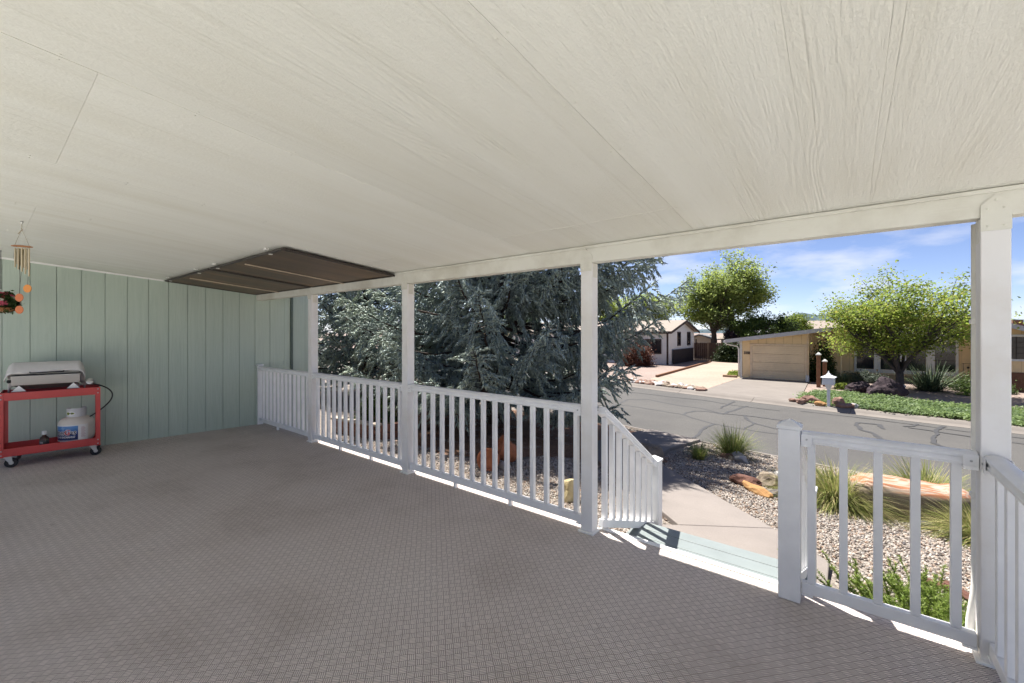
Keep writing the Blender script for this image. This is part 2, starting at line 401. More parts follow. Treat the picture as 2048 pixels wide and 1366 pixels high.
def curb(name, fy, sgn, x0, x1):
    e = bpy.data.objects.new(name, None); COL.objects.link(e); tag(e, kind='structure')
    prof = [(0, -1.243), (.10, -1.235), (.20, -1.20), (.27, -1.15), (.33, -1.118), (.46, -1.105), (.462, -1.34), (0, -1.34)]
    x = x0
    while x < x1:
        xb = x + 3.0; mb = MB(); n = len(prof); subs = 4
        for k in range(subs + 1):
            xx = x + .006 + (3.0 - .012) * k / subs; s = (fy(xx + .1) - fy(xx - .1)) / .2; L = math.hypot(1, s)
            for d, z in prof: mb.v.append((xx - sgn * s / L * d * 1, fy(xx) + sgn / L * d, z))
        for k in range(subs):
            for j in range(n): a = k * n + j; b2 = k * n + (j + 1) % n; mb.f.append((a, b2, b2 + n, a + n))
        mb.f.append(tuple(range(n))); mb.f.append(tuple(reversed(range(subs * n, subs * n + n))))
        mb.build('curb_segment', 'concrete', e); x = xb
curb('curb', yn, -1, -35.3, 16); curb('curb', yf, 1, -35.9, 16)

# concrete front path, four slabs stepping down to the street
pathE = bpy.data.objects.new('path', None); COL.objects.link(pathE); tag(pathE, kind='structure')
pz = lambda x, y: gz(x, y) + .06
for poly in ([(-1.46, 3.42), (-.10, 3.42), (-.10, 4.30), (-.55, 4.86), (-1.255, 4.19), (-1.46, 4.0)],
             [(-1.258, 4.193), (-.553, 4.863), (-2.33, 6.87), (-3.2, 6.28)],
             [(-3.204, 6.283), (-2.333, 6.874), (-2.62, 7.5), (-2.75, 8.6), (-4.1, 8.6), (-3.9, 7.4)],
             [(-4.1, 8.605), (-2.75, 8.605), (-2.68, yn(-2.68) - .48), (-4.0, yn(-4.0) - .48)]):
    MB().prism(poly, lambda x, y: pz(x, y) - .16, pz).build('slab', 'concrete_path', pathE, bev=.01)

# ================================================================== PORCH
ZC = lambda y: 2.09 - .0935 * (y - 2.745)
WA = math.atan2(.1080, .9942)                      # the house wall stands 6 degrees off the porch grid
WX = lambda y: -7.636 + .1086 * y
# floor
pf = MB().prism([(WX(-.9) - .02, -.9), (.64, -.9), (.64, 2.885), (WX(2.885) - .02, 2.885)], -.028, 0).build('porch_floor', 'carpet', bev=.004)
tag(pf, kind='structure')
MB().prism([(WX(-.9) + .01, -.88), (.62, -.88), (.62, 2.862), (WX(2.86) + .01, 2.862)], -.45, -.03).build('skirting', 'trim_white', pf)
# ceiling: sheets with butt joints
ce = bpy.data.objects.new('porch_ceiling', None); COL.objects.link(ce); tag(ce, kind='structure')
edges = [.98, -.73, -1.95, -3.17, -4.39, -5.61, -6.83, -8.0]
for i in range(len(edges) - 1):
    x1, x0 = edges[i] - .0008, edges[i + 1] + .0008
    ends = [3.22, 2.32, -.12, -1.0] if i % 2 == 1 else [3.22, 2.70, .25, -1.0]
    if i == 6: x0 = -7.9
    for y1, y0 in zip(ends, ends[1:]):
        y1 -= .0004; y0 += .0004; dz = random.uniform(0, .0016)
        P = [(x0, y0, ZC(y0) + dz), (x1, y0, ZC(y0) + dz), (x1, y1, ZC(y1) + dz), (x0, y1, ZC(y1) + dz)]
        MB().add(P + [(x, y, z + .009) for x, y, z in P], [(3, 2, 1, 0), (4, 5, 6, 7), (0, 1, 5, 4), (1, 2, 6, 5), (2, 3, 7, 6), (3, 0, 4, 7)]).build('ceiling_panel', 'ceiling', ce, bev=.0008)
simple('roof_shingle', (.23, .21, .19), .9, var=.25, scale=30, bumps=.4)
P = [(-7.95, -1.0), (1.0, -1.0), (1.0, 3.235), (-7.95, 3.235)]
MB().prism(P, lambda x, y: ZC(y) + .014, lambda x, y: ZC(y) + .10).build('roof_deck', 'roof_shingle', ce)
# nail heads in rows
nh = MB()
for x in edges[1:7]:
    for k in range(9):
        y = -.2 + k * .36
        for s in (-1, 1): nh.lathe([(.0045, 0), (.0045, -.0016)], 6, (x + s * .02, y, ZC(y) - .0002))
nh.build('nail_heads', 'ceiling', ce, fix=True)['kind'] = 'stuff'

# beam
beam = thing('porch_beam', 'long pale painted beam along the front of the porch ceiling', 'beam')
bx = [-7.40, -5.6, -3.585, -1.477, 1.0]
for a, b2 in zip(bx, bx[1:]):
    MB().box(a + (.0 if a < -7 else .002), b2 - .002, 2.745, 2.832, 1.966, ZC(2.79) - .003).build('beam_length', 'beam_paint', beam, bev=.005)
mbq = MB().box(-7.40, 1.0, 2.731, 2.744, ZC(2.735) - .022, ZC(2.735) - .003); mbq.build('moulding', 'beam_paint', beam, bev=.003)

# posts
POST = {}
def post(x, label):
    t = thing('porch_post', label, 'post', (x, 2.79, 0), group='posts carrying the porch beam')
    MB().box(-.0455, .0455, -.0455, .0455, .016, 1.964).build('shaft', 'post_paint', t, bev=.004)
    MB().box(-.062, .062, -.062, .062, .001, .016).build('base_plate', 'trim_white', t, bev=.003)
    for s in (-1, 1):
        pl = [(-.046, 1.905), (.046, 1.905), (.046, 2.02), (.0, 2.062), (-.046, 2.02)]
        if s == 1: continue
        y = -.0485
        mb = MB().add([(x_, y, z) for x_, z in pl] + [(x_, y - .003, z) for x_, z in pl], [(0, 1, 2, 3, 4), (9, 8, 7, 6, 5)] + [(i, 5 + i, 5 + (i + 1) % 5, (i + 1) % 5) for i in range(5)])
        p = mb.build('tie_plate', 'beam_paint', t)
        for (bx_, bz) in ((-.024, 2.0), (.024, 2.0), (0, 2.036), (-.024, 1.925), (.024, 1.925)):
            MB().lathe([(.0052, 0), (.0052, .002), (.003, .0035)], 8, M=Matrix.Translation((bx_, y - .003, bz)) @ Matrix.Rotation(R(90), 4, 'X')).build('bolt', 'beam_paint', p, smooth='auto')
    sp = [(-.03, 1.84), (.03, 1.84), (.03, 1.93), (-.03, 1.93), (0, 1.81)]
    MB().box(.0458, .0478, -.028, .028, 1.86, 1.962).build('side_strap', 'beam_paint', t)
    MB().box(-.0478, -.0458, -.028, .028, 1.86, 1.962).build('side_strap', 'beam_paint', t)
    return t
post(-5.60, 'white porch post nearest the green house wall')
post(-3.585, 'white porch post at the corner of the dark ceiling screens')
post(-1.477, 'white porch post beside the top of the steps')
post(.515, 'white corner post, the nearest and widest porch post')

# railings
RP = [(-.033, 0), (.033, 0), (.035, .012), (.029, .020), (.029, .030), (.037, .036), (.037, .046), (.026, .056), (.012, .0605), (-.012, .0605), (-.026, .056), (-.037, .046), (-.037, .036), (-.029, .030), (-.029, .020), (-.035, .012)]
def railing(name, a, b2, label, n, first=None, feet=(), step=None, zt=.865, group='white vinyl porch railings'):
    a, b2 = Vector((*a, 0)), Vector((*b2, 0)); L = (b2 - a).length; rz = math.atan2((b2 - a).y, (b2 - a).x)
    t = thing(name, label, 'railing', a, rz, group)
    MB().extrude_profile(RP, (.002, 0, zt), (L - .002, 0, zt)).build('top_rail', 'vinyl', t, smooth='auto')
    MB().box(.002, L - .002, -.021, .021, .05, .108).build('bottom_rail', 'vinyl', t, bev=.004)
    me = None
    for k in range(n):
        x = first + step * k
        if me is None: me = MB().box(-.0175, .0175, -.0175, .0175, .109, zt).build('baluster', 'vinyl', t, bev=.003, loc=(x, 0, 0)).data
        else:
            o = inst('baluster', me, t, (x, 0, 0)); md = o.modifiers.new('bevel', 'BEVEL'); md.width = .003; md.segments = 2
    for f in feet: MB().box(f - .013, f + .013, -.016, .016, .001, .05).build('support_foot', 'vinyl', t, bev=.002)
    for x0, x1 in ((0, .05), (L - .05, L)):
        br = MB().box(x0, x1, -.043, .043, zt - .018, zt - .0005).box(x0, x1, -.043, -.0385, zt - .0005, zt + .05).box(x0, x1, .0385, .043, zt - .0005, zt + .05).build('bracket', 'vinyl', t, bev=.002)
        for s in (-1, 1): MB().lathe([(.005, 0), (.005, .003), (.002, .004)], 8, M=Matrix.Translation(((x0 + x1) / 2, s * .043, zt + .022)) @ Matrix.Rotation(R(90) * (1 if s < 0 else -1), 4, 'X')).build('screw', 'bolt', br)
        MB().box(x0, x1, -.026, .026, .038, .049).build('lower_bracket', 'vinyl', t, bev=.002)
    return t
railing('railing', (-7.29, 2.79), (-5.648, 2.79), 'white railing between the green wall and its nearest post', 12, .105, (.62,), .130)
railing('railing', (-5.552, 2.79), (-3.633, 2.79), 'white railing between the first and second posts from the green wall', 14, .085, (.64, 1.3), .1345)
railing('railing', (-3.537, 2.79), (-1.525, 2.79), 'longest white railing, ending at the post beside the steps', 15, .07, (.66, 1.32), .1345)
railing('railing', (-.186, 2.79), (.467, 2.79), 'short white railing between the capped newel and the corner post', 5, .044, (), .1355)
railing('railing', (.515, 2.742), (.515, -.9), 'white side railing running back from the corner post, cut by the frame', 26, .09, (1.2, 2.4), .1355)
# wall-side end post of the first railing
t = thing('rail_end_post', 'slim white rail end post fixed against the green wall', 'post', (-7.305, 2.79, 0))
MB().box(-.013, .013, -.04, .04, .001, .93).build('shaft', 'vinyl', t, bev=.003)
MB().box(-.03, .03, -.045, .045, .931, .955).build('cap', 'vinyl', t, bev=.004)
MB().lathe([(.006, 0), (.006, .05)], 8, M=Matrix.Translation((-.03, -.02, .94)) @ Matrix.Rotation(R(90), 4, 'X')).build('bolt', 'bolt', t)

def newel(name, x, y, z0, z1, label, w=.051):
    t = thing(name, label, 'post', (x, y, z0)); h = z1 - z0
    MB().box(-w, w, -w, w, .001, h - .03).build('shaft', 'vinyl', t, bev=.005)
    c = w + .006
    MB().add([(-c, -c, h - .029), (c, -c, h - .029), (c, c, h - .029), (-c, c, h - .029), (-c, -c, h - .012), (c, -c, h - .012), (c, c, h - .012), (-c, c, h - .012), (0, 0, h + .022)],
             [(3, 2, 1, 0), (0, 1, 5, 4), (1, 2, 6, 5), (2, 3, 7, 6), (3, 0, 4, 7), (4, 5, 8), (5, 6, 8), (6, 7, 8), (7, 4, 8)]).build('cap', 'vinyl', t, bev=.002)
    return t
newel('newel_post', -.240, 2.787, 0, .962, 'white newel post with pyramid cap standing at the top of the steps')
newel('newel_post', -1.345, 3.78, -.372, .335, 'short white capped post at the foot of the left stair rail')
newel('newel_post', -.215, 3.78, -.372, .335, 'short white capped post at the foot of the right stair rail, behind the newel')
def stair_rail(x, label, xb):
    t = thing('stair_railing', label, 'railing', (0, 0, 0), group='sloping stair railings')
    y0, y1 = 2.842, 3.728; z0, z1 = .86, .27
    a, b2 = Vector((x, y0, z0)), Vector((xb, y1, z1))
    MB().extrude_profile(RP, a, b2).build('top_rail', 'vinyl', t, smooth='auto')
    lo0, lo1 = a - Vector((0, 0, .83)), b2 - Vector((0, 0, .55))
    MB().beam(lo0 + Vector((0, 0, .03)), lo1 + Vector((0, 0, .03)), .042, .056).build('bottom_rail', 'vinyl', t, bev=.003)
    for k in range(8):
        s = .06 + k * .125; p = a.lerp(b2, s); q = lo0.lerp(lo1, s)
        MB().box(p.x - .0175, p.x + .0175, p.y - .0175, p.y + .0175, q.z + .055, p.z + .004).build('baluster', 'vinyl', t)
    pt = a.lerp(b2, .965); MB().beam(a.lerp(b2, .93) + Vector((0, 0, .02)), b2 + Vector((0, 0, .02)), .088, .05).build('bracket', 'vinyl', t, bev=.003)
stair_rail(-1.41, 'white sloping stair railing descending beside the post', -1.345)
stair_rail(-.235, 'white sloping stair railing mostly hidden behind the newel post', -.215)

# steps
simple('tread_paint', (.185, .212, .212), .5, var=.07, scale=5, bumps=.1, bscale=120)
t = thing('porch_steps', 'pale grey-green plank step with white metal nosing below the deck edge', 'steps')
for k, (y0, y1) in enumerate(((2.885, 3.015), (3.02, 3.145), (3.15, 3.29), (3.294, 3.437), (3.442, 3.57))):
    MB().box(-1.40, -.19, y0, y1, -.205, -.17).build('tread_board', 'tread_paint', t, bev=.004)
MB().box(-1.39, -.2, 3.535, 3.555, -.40, -.206).build('riser', 'tread_paint', t)
for x in (-1.37, -.22): MB().box(x - .02, x + .02, 2.9, 3.53, -.40, -.206).build('stringer', 'tread_paint', t)
ns = MB().box(-1.43, -.19, 2.862, 2.905, .0015, .006).box(-1.43, -.19, 2.901, 2.905, -.05, .0015).build('nosing', 'trim_white', t, bev=.001)
for k in range(6):
    MB().lathe([(.004, 0), (.0025, .002)], 6, (-1.36 + k * .22, 2.882, .006)).build('screw', 'bolt', ns)
# cream drain pipe strapped outside the corner post
t = thing('drain_pipe', 'cream plastic drain pipe running down outside the corner post', 'pipe')
MB().tube([(.475, 2.862, 1.96), (.475, 2.862, .30), (.472, 2.862, .25), (.458, 2.866, .12), (.458, 2.90, -.1), (.458, 2.92, -.38)], .0155, 12).build('pipe', 'metal_white', t, smooth=True)
for z in (1.5, .7): MB().box(.456, .494, 2.838, 2.879, z, z + .02).build('strap', 'metal_white', t)

# dark sun screens clipped under the ceiling
m, b = base_mat('screen_mesh', (.055, .037, .024), .45, spec=.3)
v = coords(m, 'World', (2.2, .35, 1)); f = noise_n(m, v, 2.2, 4, .6)
lk(m, ramp(m, f, [(.3, (.075, .052, .036)), (.55, (.13, .085, .05)), (.72, (.24, .15, .075))]), b.inputs['Base Color'])  # warm glow of daylight through the mesh painted as paler brown
simple('screen_bar', (.6, .5, .38), .45, .3, var=.1); simple('screen_frame', (.045, .038, .033), .5, var=.2)
def cz(y, d): return ZC(y) - d
def screen(x0, x1, label, bars, clips):
    t = thing('ceiling_screen', label, 'shade screen', group='dark sun screens under the ceiling')
    y0, y1 = 1.60, 2.728; n = 12; mb = MB()
    for i in range(n + 1):
        for j in range(7):
            x = x0 + (x1 - x0) * i / n; y = y0 + (y1 - y0) * j / 6
            sag = .012 * math.sin(math.pi * i / n) * math.sin(math.pi * j / 6)
            mb.v.append((x, y, cz(y, .03) - sag))
    for i in range(n):
        for j in range(6): a = i * 7 + j; mb.f.append((a, a + 1, a + 8, a + 7))
    mb.build('mesh_fabric', 'screen_mesh', t, smooth=True, fix=False)
    for (a, b2) in (((x0, y0), (x1, y0)), ((x0, y1), (x1, y1)), ((x0, y0), (x0, y1)), ((x1, y0), (x1, y1))):
        MB().beam((a[0], a[1], cz(a[1], .03)), (b2[0], b2[1], cz(b2[1], .03)), .022, .022).build('frame_tube', 'screen_frame', t, bev=.004)
    for x in bars: MB().beam((x, y0 + .05, cz(y0 + .05, .052)), (x, y1 - .02, cz(y1 - .02, .052)), .016, .01).build('cross_bar', 'screen_bar', t)
    for x in clips:
        c = MB().box(x - .03, x + .02, y0 - .04, y0 - .012, cz(y0, .012), cz(y0 - .04, .0)).box(x + .0, x + .02, y0 - .012, y0 + .02, cz(y0, .05), cz(y0, .043)).build('clip', 'metal_white', t, bev=.003)
screen(-5.50, -3.74, 'dark brown sun screen under the ceiling nearer the porch posts', (-4.69,), (-3.99, -5.31))
screen(-7.30, -5.56, 'dark brown sun screen under the ceiling against the green wall', (-6.45,), (-5.92, -7.1))

# ================================================================== GREEN HOUSE WALL
hs = thing('house', 'green house wall of vertical boards closing the left end of the porch', 'house', (-7.636, 0, 0), -WA)
MB().box(-6.0, -.022, -6.0, 3.50, -.45, 2.30).build('wall_core', 'siding_gap', hs)
bme = None
s0 = .392 - .2137 * 13
for k in range(27):
    s = s0 + .2137 * k
    if s + .2137 > 3.29: break
    if bme is None:
        o = MB().box(-.02, 0, .0018, .2119, -.42, 2.46).build('board', 'siding', hs, bev=.0035); o.location = (0, s, 0); bme = o.data
    else:
        o = inst('board', bme, hs, (0, s, 0)); md = o.modifiers.new('bevel', 'BEVEL'); md.width = .0035; md.segments = 2; md.limit_method = 'ANGLE'
s = s0 + .2137 * 27
MB().box(-.02, 0, 3.170, 3.262, -.42, 2.46).build('board', 'siding', hs, bev=.003)
MB().box(-.02, .028, 3.298, 3.488, -.42, 2.46).build('corner_board', 'siding', hs, bev=.003)
MB().box(-.02, .022, 3.492, 3.565, -.42, 2.46).build('corner_board', 'siding', hs, bev=.003)
simple('downspout', (.10, .135, .115), .45, var=.1)
MB().box(.002, .04, 3.266, 3.294, -.40, 2.40).build('downspout', 'downspout', hs, bev=.006)  # narrow dark green strip filling the gap beside the corner board
# trim under the ceiling
mbt = MB()
for k in range(14):
    ya, yb = -2.3 + k * .28, -2.3 + (k + 1) * .28
    za, zb = ZC(ya) - .002, ZC(yb) - .002
    mbt.add([(.001, ya, za - .022), (.014, ya, za - .022), (.014, ya, za), (.001, ya, za), (.001, yb, zb - .022), (.014, yb, zb - .022), (.014, yb, zb), (.001, yb, zb)],
            [(0, 4, 5, 1), (1, 5, 6, 2), (2, 6, 7, 3), (3, 7, 4, 0)] + ([(0, 1, 2, 3)] if k == 0 else []) + ([(4, 7, 6, 5)] if k == 13 else []))
mbt.build('ceiling_trim', 'trim_white', hs)
rf = MB().add([(.30, -6.3, 2.50), (.30, 3.95, 2.50), (-6.4, 3.95, 2.50), (-6.4, -6.3, 2.50), (-3, -6.3, 3.3), (-3, 3.95, 3.3)], [(0, 1, 5, 4), (1, 2, 5), (2, 3, 4, 5), (3, 0, 4), (3, 2, 1, 0)]).build('roof', 'roof_shingle', hs)
# pale slab added out of the frame to bounce sunlight under the roof
tag(MB().prism([(-7.6, -14), (9, -14), (9, 2.0), (.66, 2.0), (.66, -.92), (-7.7, -.92)], -.43, -.40).build('bounce_slab', 'bounce_concrete'), kind='structure')

# ================================================================== PLANT AND ROCK BUILDERS
def leaf_mat(name, cols, trans=.35, rough=.55, big=None):
    m, b = base_mat(name, cols[0], rough, spec=.3)
    gi = nd(m, 'ShaderNodeNewGeometry')
    c = ramp(m, gi.outputs['Random Per Island'], [(i / (len(cols) - 1), c) for i, c in enumerate(cols)])
    if big:
        n = noise_n(m, coords(m, 'World'), big, 3, .5)
        c = mixc(m, 1, c, ramp(m, n, [(.3, (.72, .75, .8)), (.7, (1.2, 1.15, 1.0))]), 'MULTIPLY')
    lk(m, c, b.inputs['Base Color'])
    tr = nd(m, 'ShaderNodeBsdfTranslucent'); lk(m, c, tr.inputs['Color'])
    mx = nd(m, 'ShaderNodeMixShader'); mx.inputs[0].default_value = trans
    out = [n for n in m.node_tree.nodes if n.type == 'OUTPUT_MATERIAL'][0]
    lk(m, b.outputs[0], mx.inputs[1]); lk(m, tr.outputs[0], mx.inputs[2]); lk(m, mx.outputs[0], out.inputs['Surface']); return m
leaf_mat('spruce_needles', [(.27, .34, .33), (.33, .41, .40), (.38, .465, .455), (.33, .395, .31), (.45, .53, .50)], .12, big=.9)
leaf_mat('maple_leaves', [(.16, .24, .04), (.24, .33, .06), (.34, .40, .09), (.19, .28, .05), (.40, .37, .11)], .62, big=.8)
leaf_mat('green_leaves', [(.18, .25, .065), (.26, .335, .095), (.35, .41, .14), (.21, .29, .08)], .62, big=.35)
leaf_mat('dark_leaves', [(.05, .085, .022), (.075, .125, .03), (.11, .16, .045)], .4, big=.5)
leaf_mat('willow_leaves', [(.14, .2, .03), (.2, .27, .04), (.25, .32, .07)], .5, big=.5)
leaf_mat('red_leaves', [(.07, .028, .02), (.13, .05, .032), (.17, .08, .05), (.10, .035, .022)], .3)
leaf_mat('plum_leaves', [(.05, .035, .05), (.08, .055, .07), (.06, .04, .05)], .3)
leaf_mat('ivy_leaves', [(.02, .04, .013), (.035, .062, .018), (.055, .085, .025)], .25)
leaf_mat('juniper_leaves', [(.12, .18, .07), (.16, .235, .09), (.21, .285, .115), (.14, .215, .095)], .4, big=1.2)
leaf_mat('bright_shoots', [(.18, .27, .05), (.25, .34, .07), (.31, .40, .10), (.21, .26, .07)], .45)
leaf_mat('grass_blades', [(.13, .17, .04), (.18, .22, .055), (.26, .285, .08), (.40, .36, .16), (.48, .41, .22)], .42)
leaf_mat('grass_blades_green', [(.10, .155, .035), (.155, .21, .05), (.23, .26, .07), (.36, .31, .13)], .42)
leaf_mat('sage_leaves', [(.06, .08, .06), (.09, .115, .085), (.12, .145, .11)], .25)
leaf_mat('yucca_leaves', [(.05, .08, .045), (.08, .115, .06), (.13, .15, .08)], .15)
leaf_mat('flower_leaves', [(.025, .05, .015), (.04, .08, .02), (.06, .10, .03)], .2)
simple('bark', (.075, .055, .042), .95, var=.35, scale=14, bumps=.6, bscale=30, stretch=(1, 1, .3))
simple('spruce_twigs', (.06, .042, .033), .95, var=.3, scale=20)
simple('maple_bark', (.06, .05, .045), .95, var=.3, scale=14, bumps=.5, bscale=30)

def strips(base, az, el, length, droop, width, seg=5, twist=0):
    """arching blades: returns V,F arrays (quads)"""
    n = len(base); t = np.linspace(0, 1, seg + 1)
    d0 = np.stack([np.cos(az) * np.cos(el), np.sin(az) * np.cos(el), np.sin(el)], 1)
    P = base[:, None, :] + d0[:, None, :] * (length[:, None] * t)[:, :, None]
    P[:, :, 2] -= (droop * length)[:, None] * t ** 2
    P[:, :, 0] += (np.cos(az) * droop * length * .35)[:, None] * t ** 2; P[:, :, 1] += (np.sin(az) * droop * length * .35)[:, None] * t ** 2
    side = np.stack([-np.sin(az), np.cos(az), np.zeros(n)], 1)
    w = (width[:, None] * (1 - t ** 2.2 * .92))[:, :, None]
    A = P + side[:, None, :] * w / 2; B = P - side[:, None, :] * w / 2
    V = np.stack([A, B], 2).reshape(-1, 3); m = seg + 1
    i0 = (np.arange(n) * m * 2)[:, None] + (np.arange(seg) * 2)[None, :]
    F = np.stack([i0, i0 + 1, i0 + 3, i0 + 2], 2).reshape(-1, 4); return V, F
def grass_clump(loc, r, h, n, label, name='ornamental_grass', mat='grass_blades', droop=(.2, .75), el=(48, 88), wid=.007, cat='grass', group='ornamental grass clumps in the gravel', parts=True):
    rg = np.random.default_rng(abs(int(loc[0] * 1000 + loc[1] * 77)))
    a0 = rg.uniform(0, 2 * np.pi, n); rr = r * .22 * np.sqrt(rg.uniform(0, 1, n))
    base = np.stack([rr * np.cos(a0), rr * np.sin(a0), np.full(n, -.02)], 1)
    az = a0 + rg.normal(0, .5, n); e = np.radians(rg.uniform(el[0], el[1], n))
    V, F = strips(base, az, e, h * rg.uniform(.65, 1.15, n), rg.uniform(droop[0], droop[1], n), wid * rg.uniform(.6, 1.25, n), 6)
    e = thing(name, label, cat, loc, 0, group)
    mk('blades', raw_mesh('blades', V, F, mat), None, e); 
    mb = MB().lathe([(r * .23, -.06), (r * .2, .04), (r * .08, .09)], 9); mb.build('crown_base', 'bark', e, smooth=True); return e

def rockmesh(name, sx, sy, sz, mat, seed, sub=2, rough=.22, facet=True):
    bm = bmesh.new(); bmesh.ops.create_icosphere(bm, subdivisions=sub, radius=1)
    rs = random.Random(seed); planes = [(Vector((rs.gauss(0, 1), rs.gauss(0, 1), rs.gauss(0, 1))).normalized(), rs.uniform(.62, .9)) for _ in range(9)]
    for v in bm.verts:
        p = v.co.copy()
        if facet:
            for nrm, d in planes:
                k = p.dot(nrm)
                if k > d: p -= nrm * (k - d) * .9
        p *= 1 + rough * noise.noise(p * 1.7 + Vector((seed, 0, 0))) + rough * .4 * noise.noise(p * 5 + Vector((0, seed, 0)))
        v.co = Vector((p.x * sx, p.y * sy, p.z * sz))
    me = bpy.data.meshes.new(name); bm.to_mesh(me); bm.free(); me.materials.append(MATS[mat]); return me
def rock(loc, s, mat, label, seed, name='rock', rz=0, sub=3, cat='rock', group=None, rough=.22, smooth=False):
    me = rockmesh(name, *s, mat, seed, sub, rough)
    if smooth: me.polygons.foreach_set('use_smooth', [True] * len(me.polygons))
    o = inst(name, me, None, loc, rz); return tag(o, label, cat, group)
def stone_mat(name, cols, scale=4, bumps=.5):
    m, b = base_mat(name, cols[0], .9, spec=.2); v = coords(m, 'Object')
    n1 = noise_n(m, v, scale, 7, .65, .4)
    lk(m, ramp(m, n1, [(.25 + .5 * i / (len(cols) - 1), c) for i, c in enumerate(cols)]), b.inputs['Base Color'])
    bump(m, b, noise_n(m, v, scale * 7, 5, .65), bumps, .02)
stone_mat('stone_tan', [(.16, .125, .09), (.25, .205, .155), (.33, .28, .22)])
stone_mat('stone_red', [(.07, .035, .028), (.12, .06, .045), (.17, .09, .065)])
stone_mat('stone_pink', [(.17, .10, .08), (.25, .155, .12), (.31, .21, .17)])
stone_mat('stone_orange', [(.22, .11, .045), (.34, .19, .08), (.42, .27, .13)])
stone_mat('stone_white', [(.34, .32, .31), (.45, .43, .42), (.52, .50, .48)])
stone_mat('stone_yellow', [(.34, .27, .13), (.45, .38, .22), (.55, .49, .33)])
stone_mat('stone_lava', [(.022, .016, .019), (.045, .033, .038), (.085, .06, .062)], 6, .9)
stone_mat('stone_dark', [(.05, .045, .05), (.10, .09, .095), (.17, .155, .15)])

def blob_leaves(rg, centers, sig, n, size, flat=.6):
    """leaf quads around cluster centres"""
    c = centers[rg.integers(0, len(centers), n)]; s = sig if np.ndim(sig) else np.full(3, sig)
    P = c + rg.normal(0, 1, (n, 3)) * s
    nz = rg.normal(0, 1, (n, 3)); nz[:, 2] = np.abs(nz[:, 2]) + flat; nz /= np.linalg.norm(nz, axis=1)[:, None]
    t = np.cross(nz, rg.normal(0, 1, (n, 3))); t /= np.linalg.norm(t, axis=1)[:, None] + 1e-9; u = np.cross(nz, t)
    L = (size * rg.uniform(.6, 1.3, n))[:, None]
    V = np.stack([P - t * L * .5, P + u * L * .34 - nz * L * .08, P + t * L * .55 + nz * L * .05, P - u * L * .34 - nz * L * .08], 1).reshape(-1, 3)
    F = np.arange(n * 4).reshape(-1, 4); return V, F
def tree(name, label, loc, fork, center, rad, nleaf, lsize, mat, trunk_r, nlimb=9, nsub=9, sig=.16, seed=1, bark='bark', cat='tree', group=None, stems=1, low=-.6, shell=(.45, 1.0), trunk_lean=(0, 0), lobes=None):
    """trunk that forks at height `fork`; limbs reach through the ellipsoid center/rad (local)"""
    rg = np.random.default_rng(seed); e = thing(name, label, cat, loc, 0, group); mbt = MB(); cent = []
    C = Vector(center)
    C0, rad0 = C, rad
    for s_ in range(stems):
        if lobes: C = C0 + Vector(lobes[s_][0]); rad = tuple(r_ * lobes[s_][1] for r_ in rad0)
        off = Vector((rg.uniform(-1, 1), rg.uniform(-1, 1), 0)) * trunk_r * (2.2 if stems > 1 else 0)
        top = Vector((trunk_lean[0] + off.x * 1.6, trunk_lean[1] + off.y * 1.6, fork))
        mbt.tube([off + Vector((0, 0, -.25)), off + Vector((0, 0, .02)), off.lerp(top, .5) + Vector((rg.normal(0, .05), rg.normal(0, .05), 0)), top], [trunk_r * 1.5, trunk_r * 1.12, trunk_r * .9, trunk_r * .78], 9)
        for k in range(nlimb):
            d = Vector(rg.normal(0, 1, 3)); d.z = max(d.z, low); d.normalize(); f = rg.uniform(.5, .8)
            tip = C + Vector((d.x * rad[0], d.y * rad[1], d.z * rad[2])) * f
            mid = top.lerp(tip, .5) + Vector((0, 0, .12 * rad[2])) + Vector(rg.normal(0, .06, 3)) * rad[0]
            r0 = trunk_r * rg.uniform(.38, .6); path = []
            for q in range(7):
                tt = q / 6; path.append(top * (1 - tt) ** 2 + mid * 2 * tt * (1 - tt) + tip * tt ** 2 + Vector(rg.normal(0, .012, 3)) * rad[0])
            mbt.tube(path, [r0 * (1 - .8 * q / 6) for q in range(7)], 6, cap=False)
            for j in range(nsub):
                tt = rg.uniform(.35, 1); i_ = int(tt * 6); b0 = path[min(i_, 6)]
                dd = Vector(rg.normal(0, 1, 3)); dd.z = dd.z * .7 + .15; dd.normalize()
                fr = rg.uniform(*shell); tgt = C + Vector((d.x * .65 + dd.x * .75, d.y * .65 + dd.y * .75, d.z * .65 + dd.z * .75)).normalized().to_3d() * fr * 1.0
                tgt = C + Vector(((tgt - C).x * rad[0], (tgt - C).y * rad[1], (tgt - C).z * rad[2]))
                if tgt.z < C.z + low * rad[2]: tgt.z = C.z + low * rad[2] * rg.uniform(.7, 1)
                m2 = b0.lerp(tgt, .5) + Vector(rg.normal(0, .04, 3)) * rad[0]
                mbt.tube([b0, m2, tgt], [r0 * .3, r0 * .2, r0 * .08], 4, cap=False)
                cent += [tuple(tgt), tuple(m2.lerp(tgt, .5)), tuple(m2.lerp(tgt, rg.uniform(.2, .9)))]
    mbt.build('trunk', bark, e, smooth=True, fix=False)
    V, F = blob_leaves(rg, np.array(cent), np.array(rad0) * sig, nleaf, lsize)
    mk('crown', raw_mesh('crown', V, F, mat), None, e); return e
